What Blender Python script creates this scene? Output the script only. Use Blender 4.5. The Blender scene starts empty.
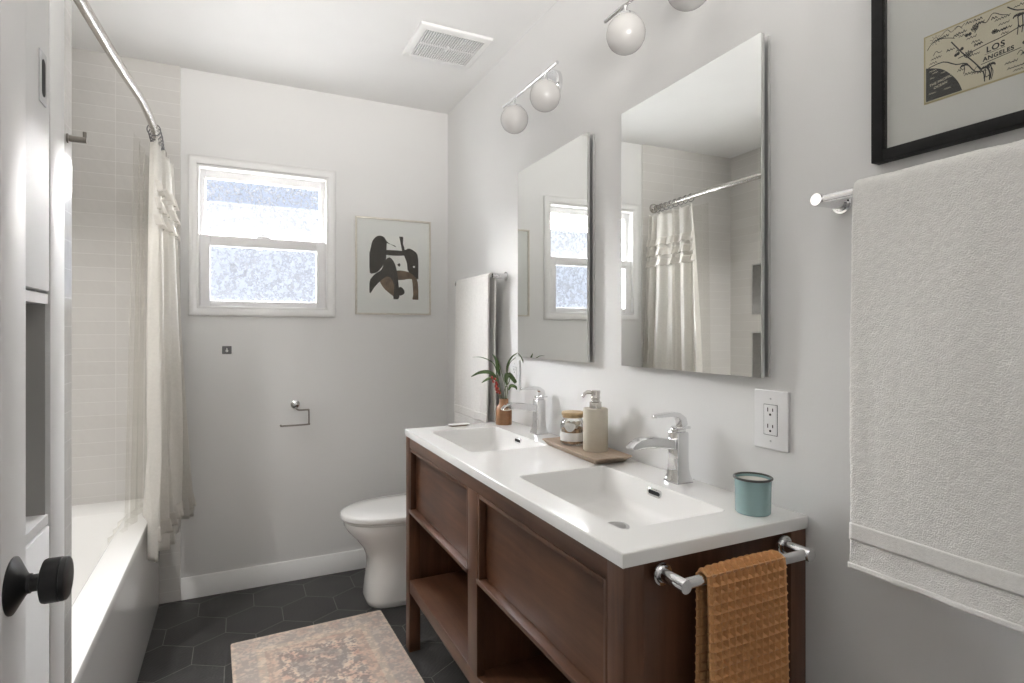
import bpy, bmesh, math, random
from mathutils import Vector, Matrix, noise
R = math.radians
sc = bpy.context.scene
col = sc.collection
random.seed(7)

# ------------------------------------------------------------------ camera
cam_d = bpy.data.cameras.new('camera'); cam = bpy.data.objects.new('camera', cam_d); col.objects.link(cam)
cam_d.sensor_width = 36; cam_d.sensor_fit = 'HORIZONTAL'
cam_d.lens = 571.11 / 1024 * 36
cam_d.shift_y = -(341.5 - 332.08) / 1024
cam_d.clip_start = 0.02
cam.location = (-1.0984, -3.1311, 1.2714)
cam.rotation_euler = (R(90), 0, -R(25.75))
sc.camera = cam
# ------------------------------------------------------------------ colour management
vs = sc.view_settings
sc.display_settings.display_device = 'sRGB'
vs.view_transform = 'Standard'; vs.look = 'None'; vs.gamma = 1; vs.use_curve_mapping = False
vs.exposure = 0.0
# ------------------------------------------------------------------ sky
w = bpy.data.worlds.new('sky'); sc.world = w; w.use_nodes = True
bg = w.node_tree.nodes['Background']
bg.inputs[0].default_value = (0.74, 0.82, 1.0, 1); bg.inputs[1].default_value = 0.95
# ------------------------------------------------------------------ lights
def light(name, kind, loc, target, energy, color=(1, 1, 1), **kw):
    d = bpy.data.lights.new(name, kind); d.energy = energy; d.color = color
    for k, v in kw.items(): setattr(d, k, v)
    o = bpy.data.objects.new(name, d); col.objects.link(o)
    o.location = loc
    o.rotation_euler = (Vector(target) - Vector(loc)).to_track_quat('-Z', 'Y').to_euler()
    return o
# wide hazy daylight falling in through the window
light('daylight', 'SUN', (-0.97, 3.0, 3.6), (-0.95, 0, 2.0), 125.0, (1, 0.985, 0.965), angle=R(100))
# added fill sun, aimed upward through the window to brighten the ceiling
light('upward_fill', 'SUN', (-0.97, 3.0, 0.4), (-0.97, 0, 1.8), 44.0, (1, 0.985, 0.96), angle=R(130))
# the sun itself stands behind the house and lights the neighbour's wall
light('sun', 'SUN', (-1, -6, 9), (-1, 6, 1), 1.9, (1, 0.97, 0.92), angle=R(1))
# added fill lamps behind the camera: one bounced off the ceiling, one aimed inward
light('ceiling_bounce', 'AREA', (-0.85, -3.35, 1.75), (-0.8, -1.9, 2.6), 12, (1, 0.975, 0.94), shape='RECTANGLE', size=.8, size_y=.6, spread=R(70))
light('rear_fill', 'AREA', (-0.75, -3.95, 1.5), (-0.9, -1.0, 1.6), 3.2, (1, 0.975, 0.94), shape='RECTANGLE', size=1.3, size_y=1.6)

# added fill lamp, out of view, brightening the tub alcove from above
light('alcove_fill', 'AREA', (-1.80, -.95, 2.515), (-1.80, -.90, 0), 9, (1, 0.98, 0.95), shape='DISK', size=.14, spread=R(105))

# ------------------------------------------------------------------ materials
def nmat(name):
    m = bpy.data.materials.new(name); m.use_nodes = True
    nt = m.node_tree; nt.nodes.clear()
    out = nt.nodes.new('ShaderNodeOutputMaterial')
    b = nt.nodes.new('ShaderNodeBsdfPrincipled')
    nt.links.new(b.outputs[0], out.inputs[0])
    return m, nt, b, out
def N(nt, t, **kw):
    n = nt.nodes.new(t)
    for k, v in kw.items():
        if k.startswith('i_'): n.inputs[k[2:].replace('_', ' ')].default_value = v
        else: setattr(n, k, v)
    return n
def c4(c): return (c[0], c[1], c[2], 1)
def srgb(r, g, b):
    f = lambda v: (v / 255 / 12.92) if v / 255 <= .04045 else ((v / 255 + .055) / 1.055) ** 2.4
    return (f(r), f(g), f(b))
def ramp(nt, stops):
    r = nt.nodes.new('ShaderNodeValToRGB'); cr = r.color_ramp
    while len(cr.elements) < len(stops): cr.elements.new(0.5)
    for e, (p, c) in zip(cr.elements, stops): e.position = p; e.color = c4(c)
    return r
def coords(nt, scale=(1, 1, 1), rot=(0, 0, 0), loc=(0, 0, 0), kind='Object'):
    tc = nt.nodes.new('ShaderNodeTexCoord'); mp = nt.nodes.new('ShaderNodeMapping')
    mp.inputs['Scale'].default_value = scale; mp.inputs['Rotation'].default_value = rot; mp.inputs['Location'].default_value = loc
    nt.links.new(tc.outputs[kind], mp.inputs[0]); return mp
def bump(nt, b, height, strength=0.2, dist=0.01):
    bp_ = N(nt, 'ShaderNodeBump'); bp_.inputs['Strength'].default_value = strength; bp_.inputs['Distance'].default_value = dist
    nt.links.new(height, bp_.inputs['Height']); nt.links.new(bp_.outputs[0], b.inputs['Normal']); return bp_
def mat(name, c, rough=.5, metal=0, var=0.0, vscale=6, bmp=0.0, bscale=200, coat=0, sheen=0, spec=None, bdist=.002):
    m, nt, b, out = nmat(name)
    b.inputs['Base Color'].default_value = c4(c); b.inputs['Roughness'].default_value = rough; b.inputs['Metallic'].default_value = metal
    b.inputs['Coat Weight'].default_value = coat; b.inputs['Sheen Weight'].default_value = sheen
    if spec is not None: b.inputs['Specular IOR Level'].default_value = spec
    mp = coords(nt)
    if var:
        n = N(nt, 'ShaderNodeTexNoise'); n.inputs['Scale'].default_value = vscale; n.inputs['Detail'].default_value = 4
        nt.links.new(mp.outputs[0], n.inputs['Vector'])
        r = ramp(nt, [(.3, tuple(x * (1 - var) for x in c)), (.7, tuple(min(1, x * (1 + var)) for x in c))])
        nt.links.new(n.outputs[0], r.inputs[0]); nt.links.new(r.outputs[0], b.inputs['Base Color'])
    if bmp:
        n2 = N(nt, 'ShaderNodeTexNoise'); n2.inputs['Scale'].default_value = bscale; n2.inputs['Detail'].default_value = 3
        nt.links.new(mp.outputs[0], n2.inputs['Vector']); bump(nt, b, n2.outputs[0], bmp, bdist)
    return m
M = {}
M['wall'] = mat('wall_paint', (.80, .795, .785), .55, var=.012, vscale=1.5, bmp=.06, bscale=160)
M['ceiling'] = mat('ceiling_paint', (.84, .835, .825), .7, var=.01, bmp=.04, bscale=120)
M['trim'] = mat('trim_paint', (.86, .855, .845), .42, var=.008, bmp=.02, bscale=60)
M['cabpaint'] = mat('cabinet_paint', (.80, .795, .79), .5, var=.01, bmp=.05, bscale=90)
M['niche'] = mat('niche_grey', (.42, .41, .395), .6, var=.02)
M['door'] = mat('door_paint', (.80, .79, .785), .5, var=.01, bmp=.05, bscale=90)
M['chrome'] = mat('polished_chrome', (.80, .80, .81), .07, 1, var=.02, vscale=30)
M['nickel'] = mat('brushed_nickel', (.60, .575, .54), .25, 1, var=.06, vscale=60)
M['steel'] = mat('satin_steel', (.55, .55, .55), .32, 1, var=.05, vscale=40)
M['satinlight'] = mat('satin_aluminium', (.62, .62, .61), .45, .6, var=.03, vscale=40)
M['black'] = mat('matte_black_metal', (.018, .018, .019), .42, .2, var=.1, vscale=40)
M['darknickel'] = mat('dark_nickel', (.30, .28, .255), .3, 1, var=.06, vscale=60)
M['gunmetal'] = mat('gunmetal', (.16, .16, .165), .4, .3, var=.08, vscale=40)
M['darkgap'] = mat('dark_gap', (.02, .02, .02), .8, var=.05)
M['porcelain'] = mat('white_porcelain', (.86, .855, .84), .12, var=.006, coat=.5)
M['tubwhite'] = mat('white_tub_enamel', (.88, .875, .86), .10, var=.006, coat=.4)
M['counter'] = mat('white_cast_stone', (.86, .85, .83), .14, var=.008, vscale=3, coat=.3)
M['plastic'] = mat('white_plastic', (.84, .835, .835), .3, var=.006)
M['globe'] = mat('opal_glass', (.62, .605, .59), .22, var=.01, coat=.3)
M['blackframe'] = mat('black_wood_frame', (.009, .009, .009), .55, var=.3, vscale=40, spec=.25)
M['silverframe'] = mat('pale_wood_frame', (.66, .62, .55), .35, .3, var=.08, vscale=40)
M['matboard'] = mat('mat_board', (.74, .725, .70), .8, var=.01, bmp=.03, bscale=500)
M['matwhite'] = mat('white_mat_board', (.88, .875, .86), .8, var=.01, bmp=.03, bscale=500)
M['paper'] = mat('cream_paper', (.68, .62, .48), .8, var=.03, vscale=20)
M['artpaper'] = mat('art_paper', (.90, .89, .865), .8, var=.02, vscale=20)
M['gold'] = mat('bevel_edge', (.50, .42, .24), .6, var=.05)
M['ink'] = mat('black_ink', (.035, .033, .03), .7, var=.15, vscale=80)
M['sandink'] = mat('pale_ink', (.60, .55, .43), .8, var=.03)
M['artdark'] = mat('dark_paint', (.045, .036, .028), .6, var=.35, vscale=25)
M['artbrown'] = mat('brown_paint', (.16, .105, .065), .6, var=.45, vscale=22)
M['candle'] = mat('teal_enamel', (.30, .44, .44), .25, var=.03, coat=.3)
M['candlerim'] = mat('dark_enamel_rim', (.055, .055, .05), .3, var=.1)
M['wax'] = mat('pale_wax', (.72, .70, .64), .5, var=.03)
M['travertine'] = mat('cream_stone', (.58, .53, .44), .55, var=.12, vscale=9, bmp=.1, bscale=60)
M['vase'] = mat('brown_wood_vase', (.30, .15, .07), .5, var=.25, vscale=25, bmp=.05, bscale=100)
M['leaf'] = mat('green_leaf', (.07, .12, .035), .45, var=.35, vscale=30)
M['stem'] = mat('plant_stem', (.10, .12, .05), .5, var=.3, vscale=30)
M['berry'] = mat('red_berry', (.42, .05, .035), .35, var=.3, vscale=60)
M['label'] = mat('white_label', (.78, .77, .75), .6, var=.02, vscale=30)
M['bambooLid'] = mat('pale_wood_lid', (.50, .36, .20), .5, var=.15, vscale=30)
M['salts'] = mat('bath_salts', (.42, .27, .16), .8, var=.5, vscale=90, bmp=.5, bscale=250)
M['shell'] = mat('pale_shell', (.66, .60, .52), .6, var=.25, vscale=60)
M['grout'] = mat('grey_grout', (.27, .26, .25), .9, var=.1, vscale=60)
M['siding'] = mat('white_siding', (.92, .92, .92), .7, var=.03)
M['eave'] = mat('grey_blue_eave', (.42, .47, .60), .8, var=.05)

def wood(name, dark, light_, axis, rough=.38, coat=.1):
    m, nt, b, out = nmat(name)
    s = [26, 26, 26]; s['xyz'.index(axis)] = 1.6
    mp = coords(nt, tuple(s))
    n = N(nt, 'ShaderNodeTexNoise'); n.inputs['Scale'].default_value = 1.3; n.inputs['Detail'].default_value = 8; n.inputs['Roughness'].default_value = .65; n.inputs['Distortion'].default_value = .6
    nt.links.new(mp.outputs[0], n.inputs['Vector'])
    mp2 = coords(nt, (2.2, 2.2, 2.2)); n2 = N(nt, 'ShaderNodeTexNoise'); n2.inputs['Scale'].default_value = 2.4; n2.inputs['Detail'].default_value = 3
    nt.links.new(mp2.outputs[0], n2.inputs['Vector'])
    mx = N(nt, 'ShaderNodeMix'); mx.data_type = 'FLOAT'; mx.inputs[0].default_value = .45
    nt.links.new(n.outputs[0], mx.inputs[2]); nt.links.new(n2.outputs[0], mx.inputs[3])
    r = ramp(nt, [(.34, dark), (.66, light_)])
    nt.links.new(mx.outputs[0], r.inputs[0]); nt.links.new(r.outputs[0], b.inputs['Base Color'])
    b.inputs['Roughness'].default_value = rough; b.inputs['Coat Weight'].default_value = coat
    bump(nt, b, n.outputs[0], .08, .002)
    return m
WD, WL = (.060, .0245, .0125), (.155, .068, .035)
M['walnut_y'] = wood('walnut_along', WD, WL, 'y')
M['walnut_z'] = wood('walnut_upright', WD, WL, 'z')
M['walnut_x'] = wood('walnut_across', WD, WL, 'x')
M['traywood'] = wood('grey_brown_wood', (.27, .195, .14), (.45, .355, .27), 'y', .7, 0)

def tile_mat(name, ax, phase_u, phase_z, tw=.255, th=.0605):
    m, nt, b, out = nmat(name)
    tc = nt.nodes.new('ShaderNodeTexCoord'); sp = nt.nodes.new('ShaderNodeSeparateXYZ'); cb = nt.nodes.new('ShaderNodeCombineXYZ')
    nt.links.new(tc.outputs['Object'], sp.inputs[0])
    nt.links.new(sp.outputs['XYZ'.index(ax)], cb.inputs[0]); nt.links.new(sp.outputs[2], cb.inputs[1])
    mp = nt.nodes.new('ShaderNodeMapping'); mp.inputs['Location'].default_value = (-phase_u, -phase_z, 0)
    nt.links.new(cb.outputs[0], mp.inputs[0])
    br = nt.nodes.new('ShaderNodeTexBrick'); br.offset = 0; br.squash = 1
    br.inputs['Scale'].default_value = 1; br.inputs['Brick Width'].default_value = tw; br.inputs['Row Height'].default_value = th
    br.inputs['Mortar Size'].default_value = .0013; br.inputs['Mortar Smooth'].default_value = .3; br.inputs['Bias'].default_value = 0
    br.inputs['Color1'].default_value = c4((.66, .642, .615)); br.inputs['Color2'].default_value = c4((.69, .673, .648)); br.inputs['Mortar'].default_value = c4((.78, .765, .74))
    nt.links.new(mp.outputs[0], br.inputs['Vector'])
    nt.links.new(br.outputs['Color'], b.inputs['Base Color'])
    b.inputs['Roughness'].default_value = .14
    n = N(nt, 'ShaderNodeTexNoise'); n.inputs['Scale'].default_value = 14; n.inputs['Detail'].default_value = 2
    nt.links.new(tc.outputs['Object'], n.inputs['Vector'])
    ad = N(nt, 'ShaderNodeMath', operation='MULTIPLY_ADD'); ad.inputs[1].default_value = -.55
    nt.links.new(br.outputs['Fac'], ad.inputs[0]); nt.links.new(n.outputs[0], ad.inputs[2])
    bump(nt, b, ad.outputs[0], .35, .006)
    return m
M['tile_x'] = tile_mat('white_wall_tile_back', 'X', -1.592, .655)
M['tile_y'] = tile_mat('white_wall_tile_side', 'Y', -.01, 1.163)

def slate():
    m, nt, b, out = nmat('charcoal_hex_tile')
    mp = coords(nt, (3, 3, 3)); n = N(nt, 'ShaderNodeTexNoise'); n.inputs['Scale'].default_value = 3; n.inputs['Detail'].default_value = 6
    nt.links.new(mp.outputs[0], n.inputs['Vector'])
    r = ramp(nt, [(.3, (.034, .033, .0325)), (.7, (.055, .053, .0515))]); nt.links.new(n.outputs[0], r.inputs[0])
    at = nt.nodes.new('ShaderNodeAttribute'); at.attribute_name = 'tone'
    mx = N(nt, 'ShaderNodeMix'); mx.data_type = 'RGBA'; mx.blend_type = 'MULTIPLY'; mx.inputs[0].default_value = 1
    nt.links.new(r.outputs[0], mx.inputs[6]); nt.links.new(at.outputs['Color'], mx.inputs[7]); nt.links.new(mx.outputs[2], b.inputs['Base Color'])
    b.inputs['Roughness'].default_value = .42
    wv = N(nt, 'ShaderNodeTexWave'); wv.inputs['Scale'].default_value = 18; wv.inputs['Distortion'].default_value = 9; wv.inputs['Detail'].default_value = 3
    mpw = coords(nt, (1, 1.6, 1), (0, 0, .5)); nt.links.new(mpw.outputs[0], wv.inputs['Vector'])
    bump(nt, b, wv.outputs[0], .12, .003)
    return m
M['slate'] = slate()

def cloth(name, c, bmp=.6, scale=380, sheen=.25, trans=0.0, var=.03):
    m, nt, b, out = nmat(name)
    mp = coords(nt); n = N(nt, 'ShaderNodeTexNoise'); n.inputs['Scale'].default_value = scale; n.inputs['Detail'].default_value = 2
    n3 = N(nt, 'ShaderNodeTexNoise'); n3.inputs['Scale'].default_value = scale / 5; n3.inputs['Detail'].default_value = 3
    nt.links.new(mp.outputs[0], n.inputs['Vector']); nt.links.new(mp.outputs[0], n3.inputs['Vector'])
    ad = N(nt, 'ShaderNodeMath', operation='ADD'); nt.links.new(n.outputs[0], ad.inputs[0]); nt.links.new(n3.outputs[0], ad.inputs[1])
    r = ramp(nt, [(.3, tuple(x * (1 - var) for x in c)), (.7, tuple(min(1, x * (1 + var)) for x in c))]); nt.links.new(n3.outputs[0], r.inputs[0])
    nt.links.new(r.outputs[0], b.inputs['Base Color'])
    b.inputs['Roughness'].default_value = .95; b.inputs['Sheen Weight'].default_value = sheen; b.inputs['Specular IOR Level'].default_value = .1
    bm_ = bump(nt, b, ad.outputs[0], bmp, .003)
    if trans:
        tl = nt.nodes.new('ShaderNodeBsdfTranslucent'); nt.links.new(r.outputs[0], tl.inputs[0])
        mx = nt.nodes.new('ShaderNodeMixShader'); mx.inputs[0].default_value = trans
        nt.links.new(b.outputs[0], mx.inputs[1]); nt.links.new(tl.outputs[0], mx.inputs[2]); nt.links.new(mx.outputs[0], out.inputs[0])
    return m
M['terry'] = cloth('white_terry', (.87, .855, .825), .6, 420, .3)
M['terryband'] = cloth('white_woven_band', (.87, .855, .825), .25, 900, .1)
M['waffle'] = cloth('tan_waffle_cotton', (.64, .34, .145), .3, 700, .2, var=.08)
M['curtain'] = cloth('cream_linen', (.90, .88, .84), .25, 500, .1, trans=.40)
M['sheer'] = cloth('cream_gathered_linen', (.84, .81, .76), .5, 300, .1, trans=.30)

def liner():
    m, nt, b, out = nmat('clear_liner')
    tr = nt.nodes.new('ShaderNodeBsdfTransparent'); tr.inputs[0].default_value = (.96, .955, .94, 1)
    mp = coords(nt); n = N(nt, 'ShaderNodeTexNoise'); n.inputs['Scale'].default_value = 3
    nt.links.new(mp.outputs[0], n.inputs['Vector'])
    b.inputs['Base Color'].default_value = (.82, .81, .78, 1); b.inputs['Roughness'].default_value = .25
    mx = nt.nodes.new('ShaderNodeMixShader'); rr = ramp(nt, [(.3, (.86, .86, .86)), (.7, (.94, .94, .94))]); nt.links.new(n.outputs[0], rr.inputs[0])
    nt.links.new(rr.outputs[0], mx.inputs[0])
    nt.links.new(b.outputs[0], mx.inputs[1]); nt.links.new(tr.outputs[0], mx.inputs[2]); nt.links.new(mx.outputs[0], out.inputs[0])
    return m
M['liner'] = liner()

def glazing(name='picture_glass', k=.35, rough=.2):
    m, nt, b, out = nmat(name)
    tr = nt.nodes.new('ShaderNodeBsdfTransparent'); tr.inputs[0].default_value = (.985, .99, .985, 1)
    gl = nt.nodes.new('ShaderNodeBsdfGlossy'); gl.inputs['Roughness'].default_value = rough
    lw = nt.nodes.new('ShaderNodeLayerWeight'); lw.inputs[0].default_value = .3
    fr = N(nt, 'ShaderNodeMath', operation='MULTIPLY_ADD'); fr.inputs[1].default_value = k; fr.inputs[2].default_value = .01; nt.links.new(lw.outputs['Fresnel'], fr.inputs[0])
    mp = coords(nt); n = N(nt, 'ShaderNodeTexNoise'); n.inputs['Scale'].default_value = 2; nt.links.new(mp.outputs[0], n.inputs['Vector'])
    bpn = N(nt, 'ShaderNodeBump'); bpn.inputs['Strength'].default_value = .01; nt.links.new(n.outputs[0], bpn.inputs['Height']); nt.links.new(bpn.outputs[0], gl.inputs['Normal'])
    mx = nt.nodes.new('ShaderNodeMixShader')
    nt.links.new(fr.outputs[0], mx.inputs[0]); nt.links.new(tr.outputs[0], mx.inputs[1]); nt.links.new(gl.outputs[0], mx.inputs[2]); nt.links.new(mx.outputs[0], out.inputs[0])
    return m
M['glass'] = glazing()
M['jarglass'] = glazing('jar_glass', .5, .03)
M['clearglass'] = glazing('window_glass', .2, .1)

def frosted(name, tint, line):
    """obscure window glass: a crackle of etched strokes in clear glass"""
    m, nt, b, out = nmat(name)
    mp = coords(nt, (1, 1, 1))
    nz = N(nt, 'ShaderNodeTexNoise'); nz.inputs['Scale'].default_value = 22; nz.inputs['Detail'].default_value = 2
    nt.links.new(mp.outputs[0], nz.inputs['Vector'])
    mixv = N(nt, 'ShaderNodeMix'); mixv.data_type = 'VECTOR'; mixv.inputs[0].default_value = .06
    nt.links.new(mp.outputs[0], mixv.inputs[4]); nt.links.new(nz.outputs[1], mixv.inputs[5])
    masks = []
    for sc_ in (38, 61):
        v = N(nt, 'ShaderNodeTexVoronoi'); v.feature = 'DISTANCE_TO_EDGE'; v.inputs['Scale'].default_value = sc_
        nt.links.new(mixv.outputs[1], v.inputs['Vector'])
        lt = N(nt, 'ShaderNodeMapRange'); lt.inputs['From Min'].default_value = .02; lt.inputs['From Max'].default_value = .14; lt.inputs['To Min'].default_value = 1; lt.inputs['To Max'].default_value = 0
        nt.links.new(v.outputs['Distance'], lt.inputs[0]); masks.append(lt)
    mu = N(nt, 'ShaderNodeMath', operation='MAXIMUM'); nt.links.new(masks[0].outputs[0], mu.inputs[0]); nt.links.new(masks[1].outputs[0], mu.inputs[1])
    br = N(nt, 'ShaderNodeTexNoise'); br.inputs['Scale'].default_value = 45; nt.links.new(mp.outputs[0], br.inputs['Vector'])
    cut = N(nt, 'ShaderNodeMapRange'); cut.inputs['From Min'].default_value = .38; cut.inputs['From Max'].default_value = .6; nt.links.new(br.outputs[0], cut.inputs[0])
    m2 = N(nt, 'ShaderNodeMath', operation='MULTIPLY'); nt.links.new(mu.outputs[0], m2.inputs[0]); nt.links.new(cut.outputs[0], m2.inputs[1])
    m3 = N(nt, 'ShaderNodeMath', operation='MULTIPLY_ADD'); m3.inputs[1].default_value = line; m3.inputs[2].default_value = .04; nt.links.new(m2.outputs[0], m3.inputs[0])
    tr = nt.nodes.new('ShaderNodeBsdfTransparent'); tr.inputs[0].default_value = c4(tint)
    b.inputs['Base Color'].default_value = (.66, .67, .70, 1); b.inputs['Roughness'].default_value = .3
    mx = nt.nodes.new('ShaderNodeMixShader'); nt.links.new(m3.outputs[0], mx.inputs[0])
    nt.links.new(tr.outputs[0], mx.inputs[1]); nt.links.new(b.outputs[0], mx.inputs[2]); nt.links.new(mx.outputs[0], out.inputs[0])
    return m
M['frost_up'] = frosted('obscure_glass_upper', (.97, .98, 1), .55)
M['frost_low'] = frosted('obscure_glass_lower', (.76, .79, .86), .65)

def mirror_mat():
    m, nt, b, out = nmat('mirror_silver')
    b.inputs['Metallic'].default_value = 1; b.inputs['Roughness'].default_value = .0
    mp = coords(nt); n = N(nt, 'ShaderNodeTexNoise'); n.inputs['Scale'].default_value = 2; nt.links.new(mp.outputs[0], n.inputs['Vector'])
    r = ramp(nt, [(.3, (.90, .915, .905)), (.7, (.92, .93, .92))]); nt.links.new(n.outputs[0], r.inputs[0]); nt.links.new(r.outputs[0], b.inputs['Base Color'])
    return m
M['mirror'] = mirror_mat()

def rug_mat():
    m, nt, b, out = nmat('faded_rug_pile')
    mp = coords(nt)
    def noi(scale, detail=3):
        n = N(nt, 'ShaderNodeTexNoise'); n.inputs['Scale'].default_value = scale; n.inputs['Detail'].default_value = detail
        nt.links.new(mp.outputs[0], n.inputs['Vector']); return n
    base = noi(17, 6); r1 = ramp(nt, [(.32, (.64, .42, .34)), (.46, (.78, .60, .49)), (.56, (.84, .72, .60)), (.70, (.66, .58, .53))]); nt.links.new(base.outputs[0], r1.inputs[0])
    # scattered motif in slate grey
    v = N(nt, 'ShaderNodeTexVoronoi'); v.feature = 'SMOOTH_F1'; v.inputs['Scale'].default_value = 34; v.inputs['Smoothness'].default_value = .2
    nzv = noi(30, 2); mixv = N(nt, 'ShaderNodeMix'); mixv.data_type = 'VECTOR'; mixv.inputs[0].default_value = .05
    nt.links.new(mp.outputs[0], mixv.inputs[4]); nt.links.new(nzv.outputs[1], mixv.inputs[5]); nt.links.new(mixv.outputs[1], v.inputs['Vector'])
    fleck = noi(75, 4)
    fm = N(nt, 'ShaderNodeMath', operation='MULTIPLY_ADD'); fm.inputs[1].default_value = .55; nt.links.new(v.outputs['Distance'], fm.inputs[0]); nt.links.new(fleck.outputs[0], fm.inputs[2])
    fr = ramp(nt, [(.66, (0, 0, 0)), (.86, (.75, .75, .75))]); nt.links.new(fm.outputs[0], fr.inputs[0])
    mx = N(nt, 'ShaderNodeMix'); mx.data_type = 'RGBA'; nt.links.new(fr.outputs[0], mx.inputs[0]); nt.links.new(r1.outputs[0], mx.inputs[6]); mx.inputs[7].default_value = (.30, .26, .25, 1)
    # border bands and medallion from signed distances
    sp = nt.nodes.new('ShaderNodeSeparateXYZ'); nt.links.new(mp.outputs[0], sp.inputs[0])
    def absdist(out_, half):
        a = N(nt, 'ShaderNodeMath', operation='ABSOLUTE'); nt.links.new(out_, a.inputs[0])
        s = N(nt, 'ShaderNodeMath', operation='SUBTRACT'); s.inputs[0].default_value = half; nt.links.new(a.outputs[0], s.inputs[1]); return s
    dx = absdist(sp.outputs[0], .31); dy = absdist(sp.outputs[1], .50)
    mn = N(nt, 'ShaderNodeMath', operation='MINIMUM'); nt.links.new(dx.outputs[0], mn.inputs[0]); nt.links.new(dy.outputs[0], mn.inputs[1])
    wob = N(nt, 'ShaderNodeMath', operation='MULTIPLY_ADD'); wob.inputs[1].default_value = .012; nt.links.new(fleck.outputs[0], wob.inputs[0]); nt.links.new(mn.outputs[0], wob.inputs[2])
    bands = ramp(nt, [(0, (.76, .64, .53)), (.018, (.76, .64, .53)), (.022, (.58, .50, .45)), (.095, (.60, .53, .48)), (.10, (.76, .65, .54)), (.125, (.76, .65, .54)), (.13, (.66, .48, .39)), (.17, (.72, .58, .48))])
    bands.color_ramp.interpolation = 'LINEAR'
    nt.links.new(wob.outputs[0], bands.inputs[0])
    bmask = N(nt, 'ShaderNodeMapRange'); bmask.inputs['From Min'].default_value = .15; bmask.inputs['From Max'].default_value = .175; bmask.inputs['To Min'].default_value = .55; bmask.inputs['To Max'].default_value = 0
    nt.links.new(mn.outputs[0], bmask.inputs[0])
    mx2 = N(nt, 'ShaderNodeMix'); mx2.data_type = 'RGBA'; nt.links.new(bmask.outputs[0], mx2.inputs[0]); nt.links.new(mx.outputs[2], mx2.inputs[6]); nt.links.new(bands.outputs[0], mx2.inputs[7])
    mpm = coords(nt, (1, 1.0, 1), loc=(-0.0, -.20, 0)); ln = N(nt, 'ShaderNodeVectorMath', operation='LENGTH'); nt.links.new(mpm.outputs[0], ln.inputs[0])
    md = N(nt, 'ShaderNodeMath', operation='MULTIPLY_ADD'); md.inputs[1].default_value = .03; nt.links.new(fleck.outputs[0], md.inputs[0]); nt.links.new(ln.outputs[1], md.inputs[2])
    med = ramp(nt, [(0, (.1, .1, .1)), (.035, (.6, .6, .6)), (.05, (.0, .0, .0)), (.075, (.65, .65, .65)), (.10, (.5, .5, .5)), (.115, (0, 0, 0))]); nt.links.new(md.outputs[0], med.inputs[0])
    mx3 = N(nt, 'ShaderNodeMix'); mx3.data_type = 'RGBA'; nt.links.new(med.outputs[0], mx3.inputs[0]); nt.links.new(mx2.outputs[2], mx3.inputs[6]); mx3.inputs[7].default_value = (.38, .34, .32, 1)
    nt.links.new(mx3.outputs[2], b.inputs['Base Color'])
    b.inputs['Roughness'].default_value = .95; b.inputs['Specular IOR Level'].default_value = .1
    wv = noi(420, 2); bump(nt, b, wv.outputs[0], .5, .003)
    return m
M['rug'] = rug_mat()

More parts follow.
